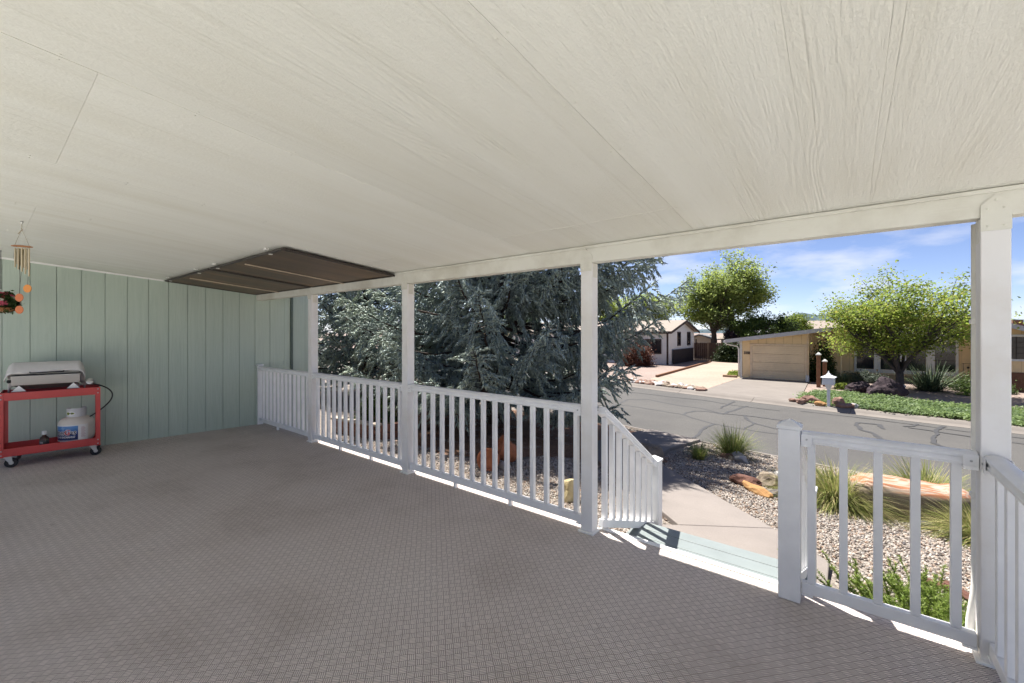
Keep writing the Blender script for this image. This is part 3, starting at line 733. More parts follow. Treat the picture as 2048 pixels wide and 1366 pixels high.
def shrub(name, label, loc, rad, nleaf, lsize, mat, seed=1, cat='shrub', group=None, ncl=60, flat=.4):
    rg = np.random.default_rng(seed); e = thing(name, label, cat, loc, 0, group)
    d = rg.normal(0, 1, (ncl, 3)); d[:, 2] = np.abs(d[:, 2]); d /= np.linalg.norm(d, axis=1)[:, None]
    cent = d * np.array(rad) * rg.uniform(.45, .95, (ncl, 1)); mbt = MB()
    for c in cent[:22]:
        c = Vector(c); mbt.tube([(c.x * .06, c.y * .06, -.05), c * .5 + Vector((0, 0, .05)), c], [.022, .014, .005], 4, cap=False)
    mbt.build('stems', 'bark', e, fix=False)
    V, F = blob_leaves(rg, cent, np.array(rad) * .13, nleaf, lsize, flat); V[:, 2] = np.abs(V[:, 2])
    mk('foliage', raw_mesh('foliage', V, F, mat), None, e); return e

# ================================================================== BLUE SPRUCE
def spruce(loc, H, label, R0=4.25, den=1.0, seed=11):
    rg = np.random.default_rng(seed); e = thing('spruce_tree', label, 'tree', loc)
    T = Vector(loc)
    MB().tube([(0, 0, -.3), (0, 0, .1), (.05, .02, 3), (.02, .05, 7), (0, 0, H)], [.30, .23, .17, .10, .015], 12).build('trunk', 'bark', e, smooth=True)
    tw = MB(); SP = []; SD = []; SL = []
    def addsprigs(path, spacing, L, hang):
        for i in range(len(path) - 1):
            a, b2 = path[i], path[i + 1]; seg = b2 - a; ln = seg.length; n = max(1, int(ln / spacing)); d = seg.normalized()
            for k in range(n):
                p = a + seg * ((k + rg.uniform(0, 1)) / n)
                for s in (-1, 1):
                    q = d.cross(Vector((0, 0, 1))); 
                    if q.length < .05: q = Vector((1, 0, 0))
                    q.normalize()
                    dd = d * rg.uniform(.6, 1.1) + q * s * rg.uniform(.35, .8) + Vector((0, 0, rg.uniform(-.35, .25) - hang)); dd.normalize()
                    SP.append(tuple(p)); SD.append(tuple(dd)); SL.append(L * rg.uniform(.65, 1.25))
        SP.append(tuple(path[-1])); SD.append(tuple((path[-1] - path[-2]).normalized())); SL.append(L * 1.2)
    z = 1.05
    while z < H - .3:
        hi = z > 6.0; frac = z / H
        nb = 10 if not hi else 6
        Rz = (R0 * (1 - frac) ** .8) if z > 1.2 else R0 * .9
        a0 = rg.uniform(0, 6.28)
        for k in range(nb):
            az = a0 + 2 * math.pi * k / nb + rg.normal(0, .16); Rb = Rz * rg.uniform(.8, 1.1)
            z0 = z + rg.normal(0, .1)
            if 2.4 < z < 5.2 and math.cos(az - .665) > .72: Rb *= 1.28
            if z <= 2.0 and math.cos(az - .665) > .6: Rb *= .88
            slope = np.interp(z, [1.0, 1.6, 2.6, 3.6, 6, 11], [-.08, -.02, .10, .24, .40, .5]) + rg.normal(0, .06)
            sag = np.interp(z, [.9, 2.0, 4, 9], [.13, .16, .12, .05])
            d = Vector((math.cos(az), math.sin(az), 0))
            def bp(s): return d * (Rb * s) + Vector((0, 0, z0 + Rb * (slope * s - sag * math.sin(math.pi * min(1, s)) * .8 + .10 * s ** 3)))
            tip = T + bp(1.0)
            while (tip.y < 3.65 and tip.z < 3.2) or (tip.x < -6.85 and tip.y < 4.4 and tip.z < 4.2):
                Rb *= .93; tip = T + bp(1.0)
                if Rb < .8: break
            path = [bp(q / 9) + Vector(rg.normal(0, .018, 3)) * (q > 0) for q in range(10)]
            tw.tube(path, [(.045 if not hi else .03) * (1 - .85 * q / 9) for q in range(10)], 5, cap=False)
            nsec = int(Rb / (.058 / den if not hi else .22))
            for j in range(nsec):
                s = .16 + .84 * (j + rg.uniform(0, 1)) / nsec; b0 = bp(s); side = 1 if j % 2 else -1
                l2 = (.20 + .62 * (1 - s) ** .75 * min(1, s * 2.2)) * rg.uniform(.7, 1.2) * (Rb / 3.2) ** .5
                ang = side * rg.uniform(.55, 1.05)
                d2 = Vector((math.cos(az + ang), math.sin(az + ang), 0)); hang = rg.uniform(-.15, .5) + (.35 if z > 1.9 else .1) * (1 - s)
                if rg.random() < .25: hang += .7
                p1 = b0 + d2 * l2 * .55 + Vector((0, 0, -.10 * hang * l2 + slope * l2 * .3)); p2 = b0 + d2 * l2 + Vector((0, 0, -hang * l2 + slope * l2 * .3))
                p2.z = max(p2.z, .62)
                if j % 2 == 0: tw.tube([b0, p1, p2], [.008, .005, .002], 3, cap=False)
                if s > .2 or rg.random() < .5:
                    addsprigs([b0.lerp(p1, .3), p1, p2], (.045 / den if not hi else .15), (.116 / den ** .6 if not hi else .32), hang * .35)
            addsprigs([bp(.72), bp(.86), bp(1.0)], (.05 if not hi else .15), (.13 if not hi else .3), 0)
        z += (.40 if not hi else .5) * rg.uniform(.85, 1.15)
    tw.build('branches', 'spruce_twigs', e, smooth=True, fix=False)
    SP, SD, SL = np.array(SP), np.array(SD), np.array(SL); n = len(SP)
    rt_ = np.random.default_rng(3)
    # each shoot: a slim three-sided spindle with a few needles standing off it
    k3 = np.arange(3) * 2 * np.pi / 3; w_ = .145
    vt = [(0, 0, 0)] + [(.38, w_ * math.cos(a_), w_ * math.sin(a_)) for a_ in k3] + [(1.0, 0, 0)]
    ft = [(0, 2, 1), (0, 3, 2), (0, 1, 3), (1, 2, 4), (2, 3, 4), (3, 1, 4)]
    for q in range(5):
        t_ = .15 + .19 * q; ph = q * 2.4 + .3; c_, s_ = math.cos(ph), math.sin(ph); o_ = len(vt)
        vt += [(t_, -s_ * .05, c_ * .05), (t_, s_ * .05, -c_ * .05), (t_ + .17, c_ * .27, s_ * .27)]; ft.append((o_, o_ + 1, o_ + 2))
    tmpl = np.array(vt); FT = np.array(ft)
    X = SD / np.linalg.norm(SD, axis=1)[:, None]; rnd = rt_.normal(0, 1, (n, 3)); Y = np.cross(X, rnd); Y /= np.linalg.norm(Y, axis=1)[:, None]; Z = np.cross(X, Y)
    L = SL[:, None, None]
    V = SP[:, None, :] + L * (tmpl[None, :, 0, None] * X[:, None, :] + tmpl[None, :, 1, None] * Y[:, None, :] + tmpl[None, :, 2, None] * Z[:, None, :])
    V = V.reshape(-1, 3); F = (FT[None] + (np.arange(n) * len(tmpl))[:, None, None]).reshape(-1, 3)
    mk('crown', raw_mesh('crown', V, F, 'spruce_needles'), None, e)
    print('spruce sprigs', n)
    return e
spruce((-6.8, 7.95, gz(-6.8, 7.95)), 9.9, 'large blue spruce with silvery drooping boughs growing in front of the porch')
spruce((-13.4, 8.6, gz(-13.4, 8.6)), 9.0, 'darker spruce behind, between the large spruce and the green house', 3.6, .5, 23)
# second spruce further along the street, seen dark behind the first

# ================================================================== NEAR YARD
# mulch of needles under the spruce
def sheet(name, poly_fn, x0, x1, y0, y1, st, zf, mat, kind='structure'):
    V = []; F = []; idx = {}
    nx, ny = int((x1 - x0) / st), int((y1 - y0) / st)
    def vid(i, j):
        if (i, j) not in idx: x, y = x0 + i * st, y0 + j * st; idx[(i, j)] = len(V); V.append((x, y, zf(x, y)))
        return idx[(i, j)]
    for i in range(nx):
        for j in range(ny):
            if poly_fn(x0 + (i + .5) * st, y0 + (j + .5) * st): F.append((vid(i, j), vid(i + 1, j), vid(i + 1, j + 1), vid(i, j + 1)))
    me = bpy.data.meshes.new(name); me.from_pydata(V, [], F); o = mk(name, me, mat, smooth=True); return tag(o, kind=kind) if kind else o
def in_mulch(x, y):
    return ((x + 6.3) / 3.7) ** 2 + ((y - 7.8) / 3.0) ** 2 < 1 + .35 * noise.noise((x * .9, y * .9, 0)) + .15 * noise.noise((x * 4, y * 4, 3))
sheet('mulch_bed', in_mulch, -10, -2.2, 4, yn(-6) - .5, .1, lambda x, y: gz(x, y) + .014, 'mulch')
def on_path(x, y):
    poly = [(-1.5, 3.4), (-.06, 3.4), (-.06, 4.33), (-2.3, 6.9), (-2.7, 8.0), (-2.62, 10.6), (-4.1, 10.6), (-4.15, 8.0), (-3.25, 6.3), (-1.3, 4.2)]
    c = False; j = len(poly) - 1
    for i in range(len(poly)):
        xi, yi = poly[i]; xj, yj = poly[j]
        if (yi > y) != (yj > y) and x < (xj - xi) * (y - yi) / (yj - yi) + xi: c = not c
        j = i
    return c
m, b = base_mat('pebbles', (.3, .27, .24), .85, spec=.25)
oi = nd(m, 'ShaderNodeObjectInfo')
pc = ramp(m, oi.outputs['Random'], [(0, (.10, .088, .078)), (.18, (.27, .235, .20)), (.36, (.42, .375, .33)), (.5, (.235, .175, .135)), (.64, (.35, .325, .30)), (.8, (.51, .465, .41)), (.9, (.33, .225, .155)), (1, (.175, .17, .175))])
lk(m, pc, b.inputs['Base Color'])
def gravel(name, label, fn, x0, x1, y0, y1, dens, smin, smax, seed):
    o = sheet(name, fn, x0, x1, y0, y1, .2, lambda x, y: gz(x, y) + .006, 'pebbles', None); tag(o, label, 'gravel', kind='stuff')
    ng = bpy.data.node_groups.new(name, 'GeometryNodeTree')
    ng.interface.new_socket('Geometry', in_out='INPUT', socket_type='NodeSocketGeometry'); ng.interface.new_socket('Geometry', in_out='OUTPUT', socket_type='NodeSocketGeometry')
    N = ng.nodes; Lk = ng.links.new; gi = N.new('NodeGroupInput'); go = N.new('NodeGroupOutput')
    dp = N.new('GeometryNodeDistributePointsOnFaces'); dp.inputs['Density'].default_value = dens; dp.inputs['Seed'].default_value = seed
    Lk(gi.outputs[0], dp.inputs['Mesh'])
    ico = N.new('GeometryNodeMeshIcoSphere'); ico.inputs['Radius'].default_value = 1; ico.inputs['Subdivisions'].default_value = 1
    sm = N.new('GeometryNodeSetMaterial'); sm.inputs['Material'].default_value = MATS['pebbles']; Lk(ico.outputs['Mesh'], sm.inputs['Geometry'])
    io = N.new('GeometryNodeInstanceOnPoints'); Lk(dp.outputs['Points'], io.inputs['Points']); Lk(sm.outputs[0], io.inputs['Instance'])
    rr = N.new('FunctionNodeRandomValue'); rr.data_type = 'FLOAT_VECTOR'; rr.inputs[0].default_value = (0, 0, 0); rr.inputs[1].default_value = (6.28, 6.28, 6.28)
    rs = N.new('FunctionNodeRandomValue'); rs.data_type = 'FLOAT_VECTOR'; rs.inputs[0].default_value = (smin, smin, smin * .6); rs.inputs[1].default_value = (smax, smax * .85, smax * .65)
    Lk(rr.outputs[0], io.inputs['Rotation']); Lk(rs.outputs[0], io.inputs['Scale'])
    jg = N.new('GeometryNodeJoinGeometry'); Lk(io.outputs[0], jg.inputs[0]); Lk(jg.outputs[0], go.inputs[0])
    md = o.modifiers.new('scatter', 'NODES'); md.node_group = ng
ok = lambda x, y: not on_path(x, y) and y < yn(x) - .5 and not (in_mulch(x, y) and noise.noise((x * 3, y * 3, 7)) > -.25)
gravel('gravel', 'multicoloured pebbles covering the yard close to the porch', lambda x, y: ok(x, y) and y < 7.2, -7.2, 3.4, 2.9, 7.4, 1500, .009, .021, 1)
gravel('gravel', 'multicoloured pebbles covering the yard next to the street', lambda x, y: ok(x, y) and y >= 7.2, -7.6, 4.4, 7.0, 12, 850, .012, .025, 2)

grass_clump((-2.11, 8.21, gz(-2.11, 8.21)), .32, .46, 420, 'smallest ornamental grass clump, left of the curbside pair', mat='grass_blades_green', droop=(.1, .5), el=(45, 88), wid=.006)
grass_clump((-1.74, 9.2, gz(-1.74, 9.2)), .5, .78, 1100, 'rounded ornamental grass clump beside the white stones at the curb', mat='grass_blades_green', droop=(.1, .55), el=(40, 88), wid=.007)
grass_clump((-.08, 6.8, gz(0, 6.8)), .7, .82, 2600, 'big arching grass clump at the left end of the sandstone block', droop=(.25, .9), el=(32, 88), wid=.0075)
grass_clump((.85, 7.95, gz(.85, 7.95)), .6, .88, 1700, 'arching grass clump growing behind the sandstone block', droop=(.2, .8), el=(40, 88), wid=.008)
grass_clump((1.12, 6.42, gz(1.12, 6.42)), .5, .66, 1300, 'arching grass clump at the right end of the sandstone block', droop=(.2, .9), el=(35, 88), wid=.008)
rock((-1.78, 8.93, gz(-1.78, 8.93) + .04), (.13, .09, .07), 'stone_pink', 'pinkish grey cobble left of the white ones by the grass', 3, 'cobble', group='cobbles by the grass clump', smooth=True, rough=.1)
rock((-1.64, 9.02, gz(-1.64, 9.02) + .06), (.14, .11, .10), 'stone_white', 'pale round cobble, topmost of those by the grass', 4, 'cobble', group='cobbles by the grass clump', smooth=True, rough=.1)
rock((-1.66, 8.82, gz(-1.66, 8.82) + .03), (.10, .08, .06), 'stone_tan', 'small tan cobble in the middle of those by the grass', 5, 'cobble', group='cobbles by the grass clump', smooth=True, rough=.1)
rock((-1.50, 8.78, gz(-1.5, 8.78) + .05), (.15, .10, .08), 'stone_white', 'white cobble at the right end by the grass clump', 6, 'cobble', rz=-.5, group='cobbles by the grass clump', smooth=True, rough=.1)
rock((-1.13, 6.86, gz(-1.13, 6.86) + .05), (.24, .16, .12), 'stone_red', 'dark red rock at the left of the gravel rock pile', 21, rz=-.5, group='rocks piled in the gravel')
rock((-.93, 6.50, gz(-.93, 6.5) + .045), (.27, .085, .085), 'stone_orange', 'long splintered orange rock lying in the gravel', 22, rz=-.75, group='rocks piled in the gravel')
rock((-.86, 7.1, gz(-.86, 7.1) + .07), (.18, .15, .13), 'stone_tan', 'tan rock behind the splintered orange one', 23, group='rocks piled in the gravel')
rock((-.62, 7.35, gz(-.6, 7.35) + .09), (.26, .16, .15), 'stone_white', 'pale rock at the back of the gravel rock pile', 24, rz=.2, group='rocks piled in the gravel')
rock((-.70, 6.55, gz(-.7, 6.55) + .04), (.11, .10, .08), 'stone_dark', 'small dark rock right of the splintered orange one', 25, group='rocks piled in the gravel')
rock((-2.78, 7.62, gz(-2.78, 7.62) + .10), (.24, .17, .17), 'stone_tan', 'weathered tan boulder at the bend of the concrete path', 31)
rock((-2.45, 4.16, gz(-2.45, 4.16) + .06), (.13, .11, .19), 'stone_yellow', 'pale yellow sandstone rock just outside the railing by the steps', 33)
# sandstone block, red streaked top over a tan body
m, b = base_mat('sandstone', (.3, .22, .15), .9, spec=.2)
v = coords(m, 'Object', (1.2, 4.5, 6)); n1 = noise_n(m, v, 1.6, 6, .6, .8)
so = nd(m, 'ShaderNodeTexCoord'); sz = nd(m, 'ShaderNodeSeparateXYZ'); lk(m, so.outputs['Object'], sz.inputs[0])
topf = math_n(m, 'ADD', sz.outputs[2], math_n(m, 'MULTIPLY', math_n(m, 'SUBTRACT', n1, .5), .16))
streak = ramp(m, n1, [(.30, (.17, .065, .035)), (.42, (.33, .14, .075)), (.5, (.40, .33, .27)), (.58, (.35, .16, .085)), (.7, (.24, .10, .055))])
body = ramp(m, noise_n(m, coords(m, 'Object', (1, 1, 3)), 3, 5, .6), [(.3, (.17, .135, .095)), (.7, (.27, .225, .165))])
lk(m, mixc(m, ramp(m, topf, [(.17, (0, 0, 0)), (.20, (1, 1, 1))]), body, streak), b.inputs['Base Color']); bump(m, b, n1, .5, .03)
def sandblock():
    bm = bmesh.new(); nx, nr = 26, 16
    rings = []
    prof = [(math.copysign(abs(math.cos(a)) ** .55, math.cos(a)) * .30, math.copysign(abs(math.sin(a)) ** .55, math.sin(a)) * .26) for a in [2 * math.pi * k / nr for k in range(nr)]]
    for i in range(nx + 1):
        t = i / nx; x = (t - .5) * 1.1; s = min(1, .72 + 2.6 * min(t, 1 - t)); ring = []
        for (py_, pz_) in prof:
            p = Vector((x, py_ * s * (1.05 - .2 * t), pz_ * s * (1.0 - .12 * t)))
            nn = noise.noise(p * 2.1 + Vector((4, 4, 4))) * .05 + noise.noise(p * 7) * .018
            p += Vector((0, p.y, p.z)).normalized() * nn; ring.append(bm.verts.new(p))
        rings.append(ring)
    for a, b2 in zip(rings, rings[1:]):
        for k in range(nr): bm.faces.new((a[k], a[(k + 1) % nr], b2[(k + 1) % nr], b2[k]))
    bm.faces.new(list(reversed(rings[0]))); bm.faces.new(rings[-1])
    bmesh.ops.recalc_face_normals(bm, faces=bm.faces)
    me = bpy.data.meshes.new('sandstone_block'); bm.to_mesh(me); bm.free(); me.materials.append(MATS['sandstone']); me.polygons.foreach_set('use_smooth', [True] * len(me.polygons)); return me
o = inst('sandstone_block', sandblock(), None, (.60, 6.95, gz(.6, 6.95) + .19), .16)
tag(o, 'long sandstone block with red and white streaked top amid grass clumps', 'boulder')
rock((.70, 6.52, gz(.7, 6.52) + .035), (.11, .07, .06), 'stone_dark', 'small dark grey stone at the foot of the sandstone block', 36)
rock((.56, 4.55, gz(.56, 4.55) + .02), (.15, .035, .03), 'stone_red', 'brown splinter of stone lying flat behind the bright green shrub', 37, rz=-.3, group='stone splinters behind the shrub')
rock((.66, 4.45, gz(.66, 4.45) + .05), (.15, .03, .025), 'stone_red', 'brown splinter of stone propped crosswise behind the bright green shrub', 38, rz=-1.0, group='stone splinters behind the shrub')
rock((.86, 4.55, gz(.86, 4.55) + .05), (.06, .06, .07), 'stone_tan', 'small tan stone beside the corner post foot', 39)
# bright green upright shoots below the short railing
def shoots(loc, rx, ry, n, hmin, hmax, label):
    rg = np.random.default_rng(5); e = thing('rosemary_shrub', label, 'shrub', loc); mb = MB(); P = []; D = []
    for k in range(n):
        x, y = rg.normal(0, .5) * rx, rg.normal(0, .5) * ry; h = rg.uniform(hmin, hmax) * max(.45, 1 - .3 * (abs(x) / rx)); lx, ly = rg.normal(0, .25) * h + x * .25, rg.normal(0, .25) * h + y * .2
        a, c = Vector((x, y, -.02)), Vector((x + lx, y + ly, h)); q = a.lerp(c, .5) + Vector((lx, ly, 0)) * -.15
        mb.tube([a, q, c], [.003, .002, .001], 3, cap=False)
        for s in np.arange(.12, 1.01, .028):
            p = (a.lerp(q, s * 2) if s < .5 else q.lerp(c, s * 2 - 1))
            for w in range(4): P.append(tuple(p)); D.append((rg.normal(0, 1), rg.normal(0, 1), rg.uniform(.3, 1.3)))
    mb.build('stems', 'bark', e, fix=False)
    P, D = np.array(P), np.array(D); D /= np.linalg.norm(D, axis=1)[:, None]; S = np.cross(D, rg.normal(0, 1, D.shape)); S /= np.linalg.norm(S, axis=1)[:, None]
    L = rg.uniform(.02, .034, (len(P), 1)); V = np.stack([P - S * .0034, P + S * .0034, P + D * L], 1).reshape(-1, 3)
    mk('foliage', raw_mesh('foliage', V, np.arange(len(V)).reshape(-1, 3), 'bright_shoots'), None, e)
shoots((.50, 3.78, -.43), .55, .38, 260, .14, .28, 'bright green needle-leaved shrub below the short railing')
# terracotta pots under the spruce
simple('terracotta', (.30, .11, .055), .85, var=.25, scale=12, bumps=.2)
def pot(loc, rot, s, label, rimy=True):
    e = thing('terracotta_pot', label, 'pot', loc, 0, 'terracotta pots tipped over in the gravel'); e.rotation_euler = rot; e.scale = (s,) * 3
    MB().lathe([(.085, 0), (.10, .02), (.135, .22), (.125, .222), (.118, .215), (.09, .03), (.0, .028)], 24).build('body', 'terracotta', e, smooth='auto')
    MB().lathe([(.136, .185), (.152, .187), (.156, .235), (.128, .236), (.126, .223), (.136, .2)], 24).build('rim', 'terracotta', e, smooth='auto')
pot((-3.98, 4.62, gz(-3.98, 4.62) + .13), (R(78), 0, R(20)), 1.05, 'terracotta pot lying on its side, nearer the porch railing')
pot((-3.86, 4.98, gz(-3.86, 4.98) + .16), (R(62), R(18), R(-50)), 1.25, 'larger terracotta pot tipped over behind the other pot')
rock((-3.82, 4.66, gz(-3.82, 4.66) + .05), (.10, .08, .08), 'stone_white', 'grey white stone lying against the tipped terracotta pots', 41, smooth=True)
# low block planter by the corner of the house
simple('brick_red', (.22, .105, .07), .9, var=.3, scale=5, bumps=.4); simple('cap_stone', (.42, .36, .29), .9, var=.15, scale=6, bumps=.3)
e = thing('brick_planter', 'low red brick planter with pale coping under the spruce', 'planter', (-7.05, 4.35, gz(-7, 4.3) - .03), R(8))
bm_ = None
for c in range(4):
    for k in range(6 if c % 2 == 0 else 5):
        x = -.58 + k * .2 + (0 if c % 2 == 0 else .1)
        for (lx, ly, rz) in ((x, 0, 0),):
            if bm_ is None: o = MB().box(-.095, .095, -.046, .046, 0, .064).build('brick', 'brick_red', e, bev=.005); bm_ = o.data
            else:
                o = inst('brick', bm_, e); md = o.modifiers.new('bevel', 'BEVEL'); md.width = .005
            o.location = (lx, ly + random.uniform(-.003, .003), c * .070)
    for k in range(3):
        o = inst('brick', bm_, e, (.565 if c % 2 else .53, .15 + k * .2, c * .070), R(90)); md = o.modifiers.new('bevel', 'BEVEL'); md.width = .005
for k in range(3): MB().box(-.70 + k * .42, -.29 + k * .42, -.07, .075, .283, .325).build('coping_stone', 'cap_stone', e, bev=.008)
shrub('low_shrub', 'small green shrub growing in the red brick planter', (-7.1, 4.75, gz(-7, 4.6) + .1), (.5, .4, .75), 3500, .05, 'dark_leaves', 8)

# ================================================================== ACROSS THE STREET
FZ = -1.13
drv = MB().prism([(-5.35, yf(-5.35) + .47), (-4.9, yf(-4.9) + 1.2), (-4.66, 26.95), (-1.49, 26.95), (-1.35, yf(-1.35) + 1.3), (-1.0, yf(-1.0) + .47)], FZ - .1, FZ + .03).build('driveway', 'concrete', bev=.01); tag(drv, kind='structure')
V = [(-8.6, 23.6), (-9.25, 39.9), (-8.9, 41.6), (-7.4, 42.4), (-4.7, 34), (-4.7, 27.2), (-5.0, 20.6), (-6.6, 20.7), (-8.0, 21.9)]
dd = MB().prism(V, FZ - .05, FZ + .006).build('dirt_drive', 'tan_dirt'); tag(dd, kind='structure')
simple('edging_wood', (.20, .095, .05), .85, var=.25, scale=10, bumps=.3)
e = thing('timber_edging', 'red brown timber edging between the white house gravel and dirt drive', 'edging')
for a, b2 in (((-8.55, 24.3), (-8.78, 29.4)), ((-8.785, 29.45), (-9.0, 34.5)), ((-9.005, 34.55), (-9.22, 39.6))):
    MB().beam((*a, FZ + .06), (*b2, FZ + .06), .12, .14).build('timber', 'edging_wood', e, bev=.01)
# loose rubble along the far curb
rg = np.random.default_rng(9); bmr = [rockmesh('r', 1, 1, .7, 'stone_tan', 60 + i, 1, .3) for i in range(5)]
V = []; F = []; MI = []
for k in range(230):
    x = rg.uniform(-9.2, -4.9); y0 = yf(x) + .55; y = y0 + abs(rg.normal(0, .75)) * (1 - .5 * (x + 9.2) / 4.3)
    s = rg.uniform(.05, .17); me = bmr[k % 5]; az = rg.uniform(0, 6.28); o0 = len(V)
    for v in me.vertices:
        p = v.co; V.append((x + s * 1.4 * (p.x * math.cos(az) - p.y * math.sin(az)), y + s * (p.x * math.sin(az) + p.y * math.cos(az)), FZ + s * .35 + s * p.z))
    q = rg.integers(0, 3)
    for f in me.polygons: F.append(tuple(i + o0 for i in f.vertices)); MI.append(q)
me = bpy.data.meshes.new('rubble'); me.from_pydata(V, [], F)
for mm in ('stone_tan', 'stone_white', 'stone_pink'): me.materials.append(MATS[mm])
me.polygons.foreach_set('material_index', [int(i) for i in MI])
tag(mk('rubble', me, None), 'pale broken rubble along the far curb below the white house', 'rubble', kind='stuff')

# ---- shared house materials
def siding_mat(name, col, groove=.2, axis=0, depth=.5):
    m, b = base_mat(name, col, .75); v = coords(m, 'World')
    s = nd(m, 'ShaderNodeSeparateXYZ'); lk(m, v, s.inputs[0])
    co = math_n(m, 'ADD', s.outputs[0], s.outputs[1]) if axis < 2 else s.outputs[2]
    fr = math_n(m, 'FRACT', math_n(m, 'DIVIDE', co, groove))
    g = ramp(m, fr, [(.0, (0, 0, 0)), (.05, (1, 1, 1)), (.95, (1, 1, 1)), (1, (0, 0, 0))])
    n = noise_n(m, v, 1.5, 5, .6)
    lk(m, mixc(m, 1, ramp(m, n, [(.3, tuple(c * .92 for c in col)), (.7, tuple(c * 1.05 for c in col))]), ramp(m, fr, [(0, (.75,) * 3), (.05, (1,) * 3), (.95, (1,) * 3), (1, (.75,) * 3)]), 'MULTIPLY'), b.inputs['Base Color'])
    bump(m, b, g, depth, .01)
siding_mat('white_siding', (.72, .72, .68), .2)
siding_mat('tan_siding', (.76, .57, .33), .4)
siding_mat('tan_panel', (.68, .54, .36), .1, 2, .3)
simple('dark_trim', (.05, .033, .026), .7, var=.2); simple('tan_trim', (.66, .52, .36), .7, var=.08); simple('grey_fascia', (.42, .42, .43), .6, var=.06)
simple('white_frame', (.62, .62, .60), .5, var=.05); simple('soffit_tan', (.42, .32, .2), .8, var=.08)
simple('shingle_tan', (.27, .225, .19), .92, var=.18, scale=9, bumps=.5, bscale=60); simple('shingle_grey', (.20, .20, .205), .9, var=.2, scale=9, bumps=.4)
simple('fence_wood', (.095, .052, .034), .9, var=.4, scale=5, bumps=.4, stretch=(5, 5, .6)); simple('fence_wood_pale', (.26, .17, .105), .9, var=.3, scale=5, stretch=(5, 5, .6))
simple('dark_fence', (.035, .026, .024), .8, var=.25, scale=6, stretch=(5, 5, .5))
m, b = base_mat('window_glass', (.018, .022, .026), .06, spec=.6)
simple('rail_iron', (.04, .035, .03), .6, .3, var=.2)

# ---- white house with brown trim
wh = thing('white_house', 'white house with dark brown trim and gable end across the street', 'house', (0, 0, 0))
X1, Y0, Y1, RY, EZ, RZ = -11.1, 34.15, 41.6, 37.9, 1.52, 2.42
w = MB(); w.add([(-27, Y0, FZ - .1), (X1, Y0, FZ - .1), (X1, Y1, FZ - .1), (-27, Y1, FZ - .1), (-27, Y0, EZ), (X1, Y0, EZ), (X1, Y1, EZ), (-27, Y1, EZ), (X1, RY, RZ), (-27, RY, RZ)],
      [(0, 1, 5, 4), (1, 2, 6, 8, 5), (2, 3, 7, 6), (3, 0, 4, 9, 7), (0, 3, 2, 1)]); w.build('wall', 'white_siding', wh)
ro = MB(); ov = .38
sl = (RZ - EZ) / (RY - Y0)
def rp(y): return (RZ + .05 - sl * abs(y - RY))
P = [(-27.4, Y0 - ov), (X1 + ov, Y0 - ov), (X1 + ov, RY), (-27.4, RY)]; Q = [(-27.4, RY), (X1 + ov, RY), (X1 + ov, Y1 + ov), (-27.4, Y1 + ov)]
for pl in (P, Q): ro.prism(pl, lambda x, y: rp(y), lambda x, y: rp(y) + .07)
roof = ro.build('roof', 'shingle_tan', wh)
MB().box(-16.1, -15.7, 36.6, 36.9, rp(36.7) + .05, rp(36.7) + .2).build('roof_vent', 'dark_trim', roof)
MB().tube([(-14.4, 36.2, rp(36.2)), (-14.4, 36.2, rp(36.2) + .4)], .06, 8).build('vent_pipe', 'white_frame', roof)
for a, b2 in (((X1 + ov + .02, Y0 - ov, rp(Y0 - ov) - .02), (X1 + ov + .02, RY, rp(RY) - .02)), ((X1 + ov + .02, RY, rp(RY) - .02), (X1 + ov + .02, Y1 + ov, rp(Y1 + ov) - .02)), ((-27.4, Y0 - ov - .02, rp(Y0 - ov) - .02), (X1 + ov, Y0 - ov - .02, rp(Y0 - ov) - .02))):
    MB().beam(a, b2, .035, .2).build('fascia_board', 'dark_trim', wh)
MB().box(X1 - .10, X1 + .02, Y0 - .02, Y0 + .10, FZ, EZ).build('corner_board', 'dark_trim', wh)
def window(par, plane, a0, a1, z0, z1, c, fr='dark_trim', fw_=.07, mull=(), hm=(), out=1):
    """plane 'x': wall at x=c facing out*x, a along y; plane 'y': wall at y=c facing out*y, a along x"""
    def bx_(mb, u0, u1, w0, w1, d0, d1):
        d0, d1 = sorted((c + out * d0, c + out * d1))
        return mb.box(d0, d1, u0, u1, w0, w1) if plane == 'x' else mb.box(u0, u1, d0, d1, w0, w1)
    f = MB(); bx_(f, a0 - fw_, a1 + fw_, z1, z1 + fw_, .0, .06); bx_(f, a0 - fw_, a1 + fw_, z0 - fw_, z0, .0, .07); bx_(f, a0 - fw_, a0, z0, z1, .0, .06); bx_(f, a1, a1 + fw_, z0, z1, .0, .06)
    o = f.build('window', fr, par)
    xs = [a0] + list(mull) + [a1]; zs = [z0] + list(hm) + [z1]
    for i in range(len(xs) - 1):
        for j in range(len(zs) - 1): bx_(MB(), xs[i] + .012, xs[i + 1] - .012, zs[j] + .012, zs[j + 1] - .012, .004, .018).build('pane', 'window_glass', o)
    if len(mull) or len(hm):
        mb = MB()
        for x in mull: bx_(mb, x - .014, x + .014, z0, z1, .003, .035)
        for z in hm: bx_(mb, a0, a1, z - .014, z + .014, .003, .032)
        mb.build('mullion', 'rail_iron', o)
    return o
window(wh, 'x', 36.62, 37.30, .40, 1.45, X1, hm=(.95,)); window(wh, 'x', 39.40, 40.2, .38, 1.45, X1, hm=(.95,))
window(wh, 'y', -13.6, -11.68, -.20, .86, Y0, out=-1, mull=(-12.7,))
e = thing('low_fence', 'dark brown low board fence against the white gable wall', 'fence')
for k in range(29):
    y = 35.1 + k * .2; MB().box(X1 + .12, X1 + .15, y + .004, y + .194, FZ, .02).build('board', 'dark_fence', e)
MB().box(X1 + .09, X1 + .17, 35.1, 40.9, .021, .06).build('cap_rail', 'dark_fence', e)
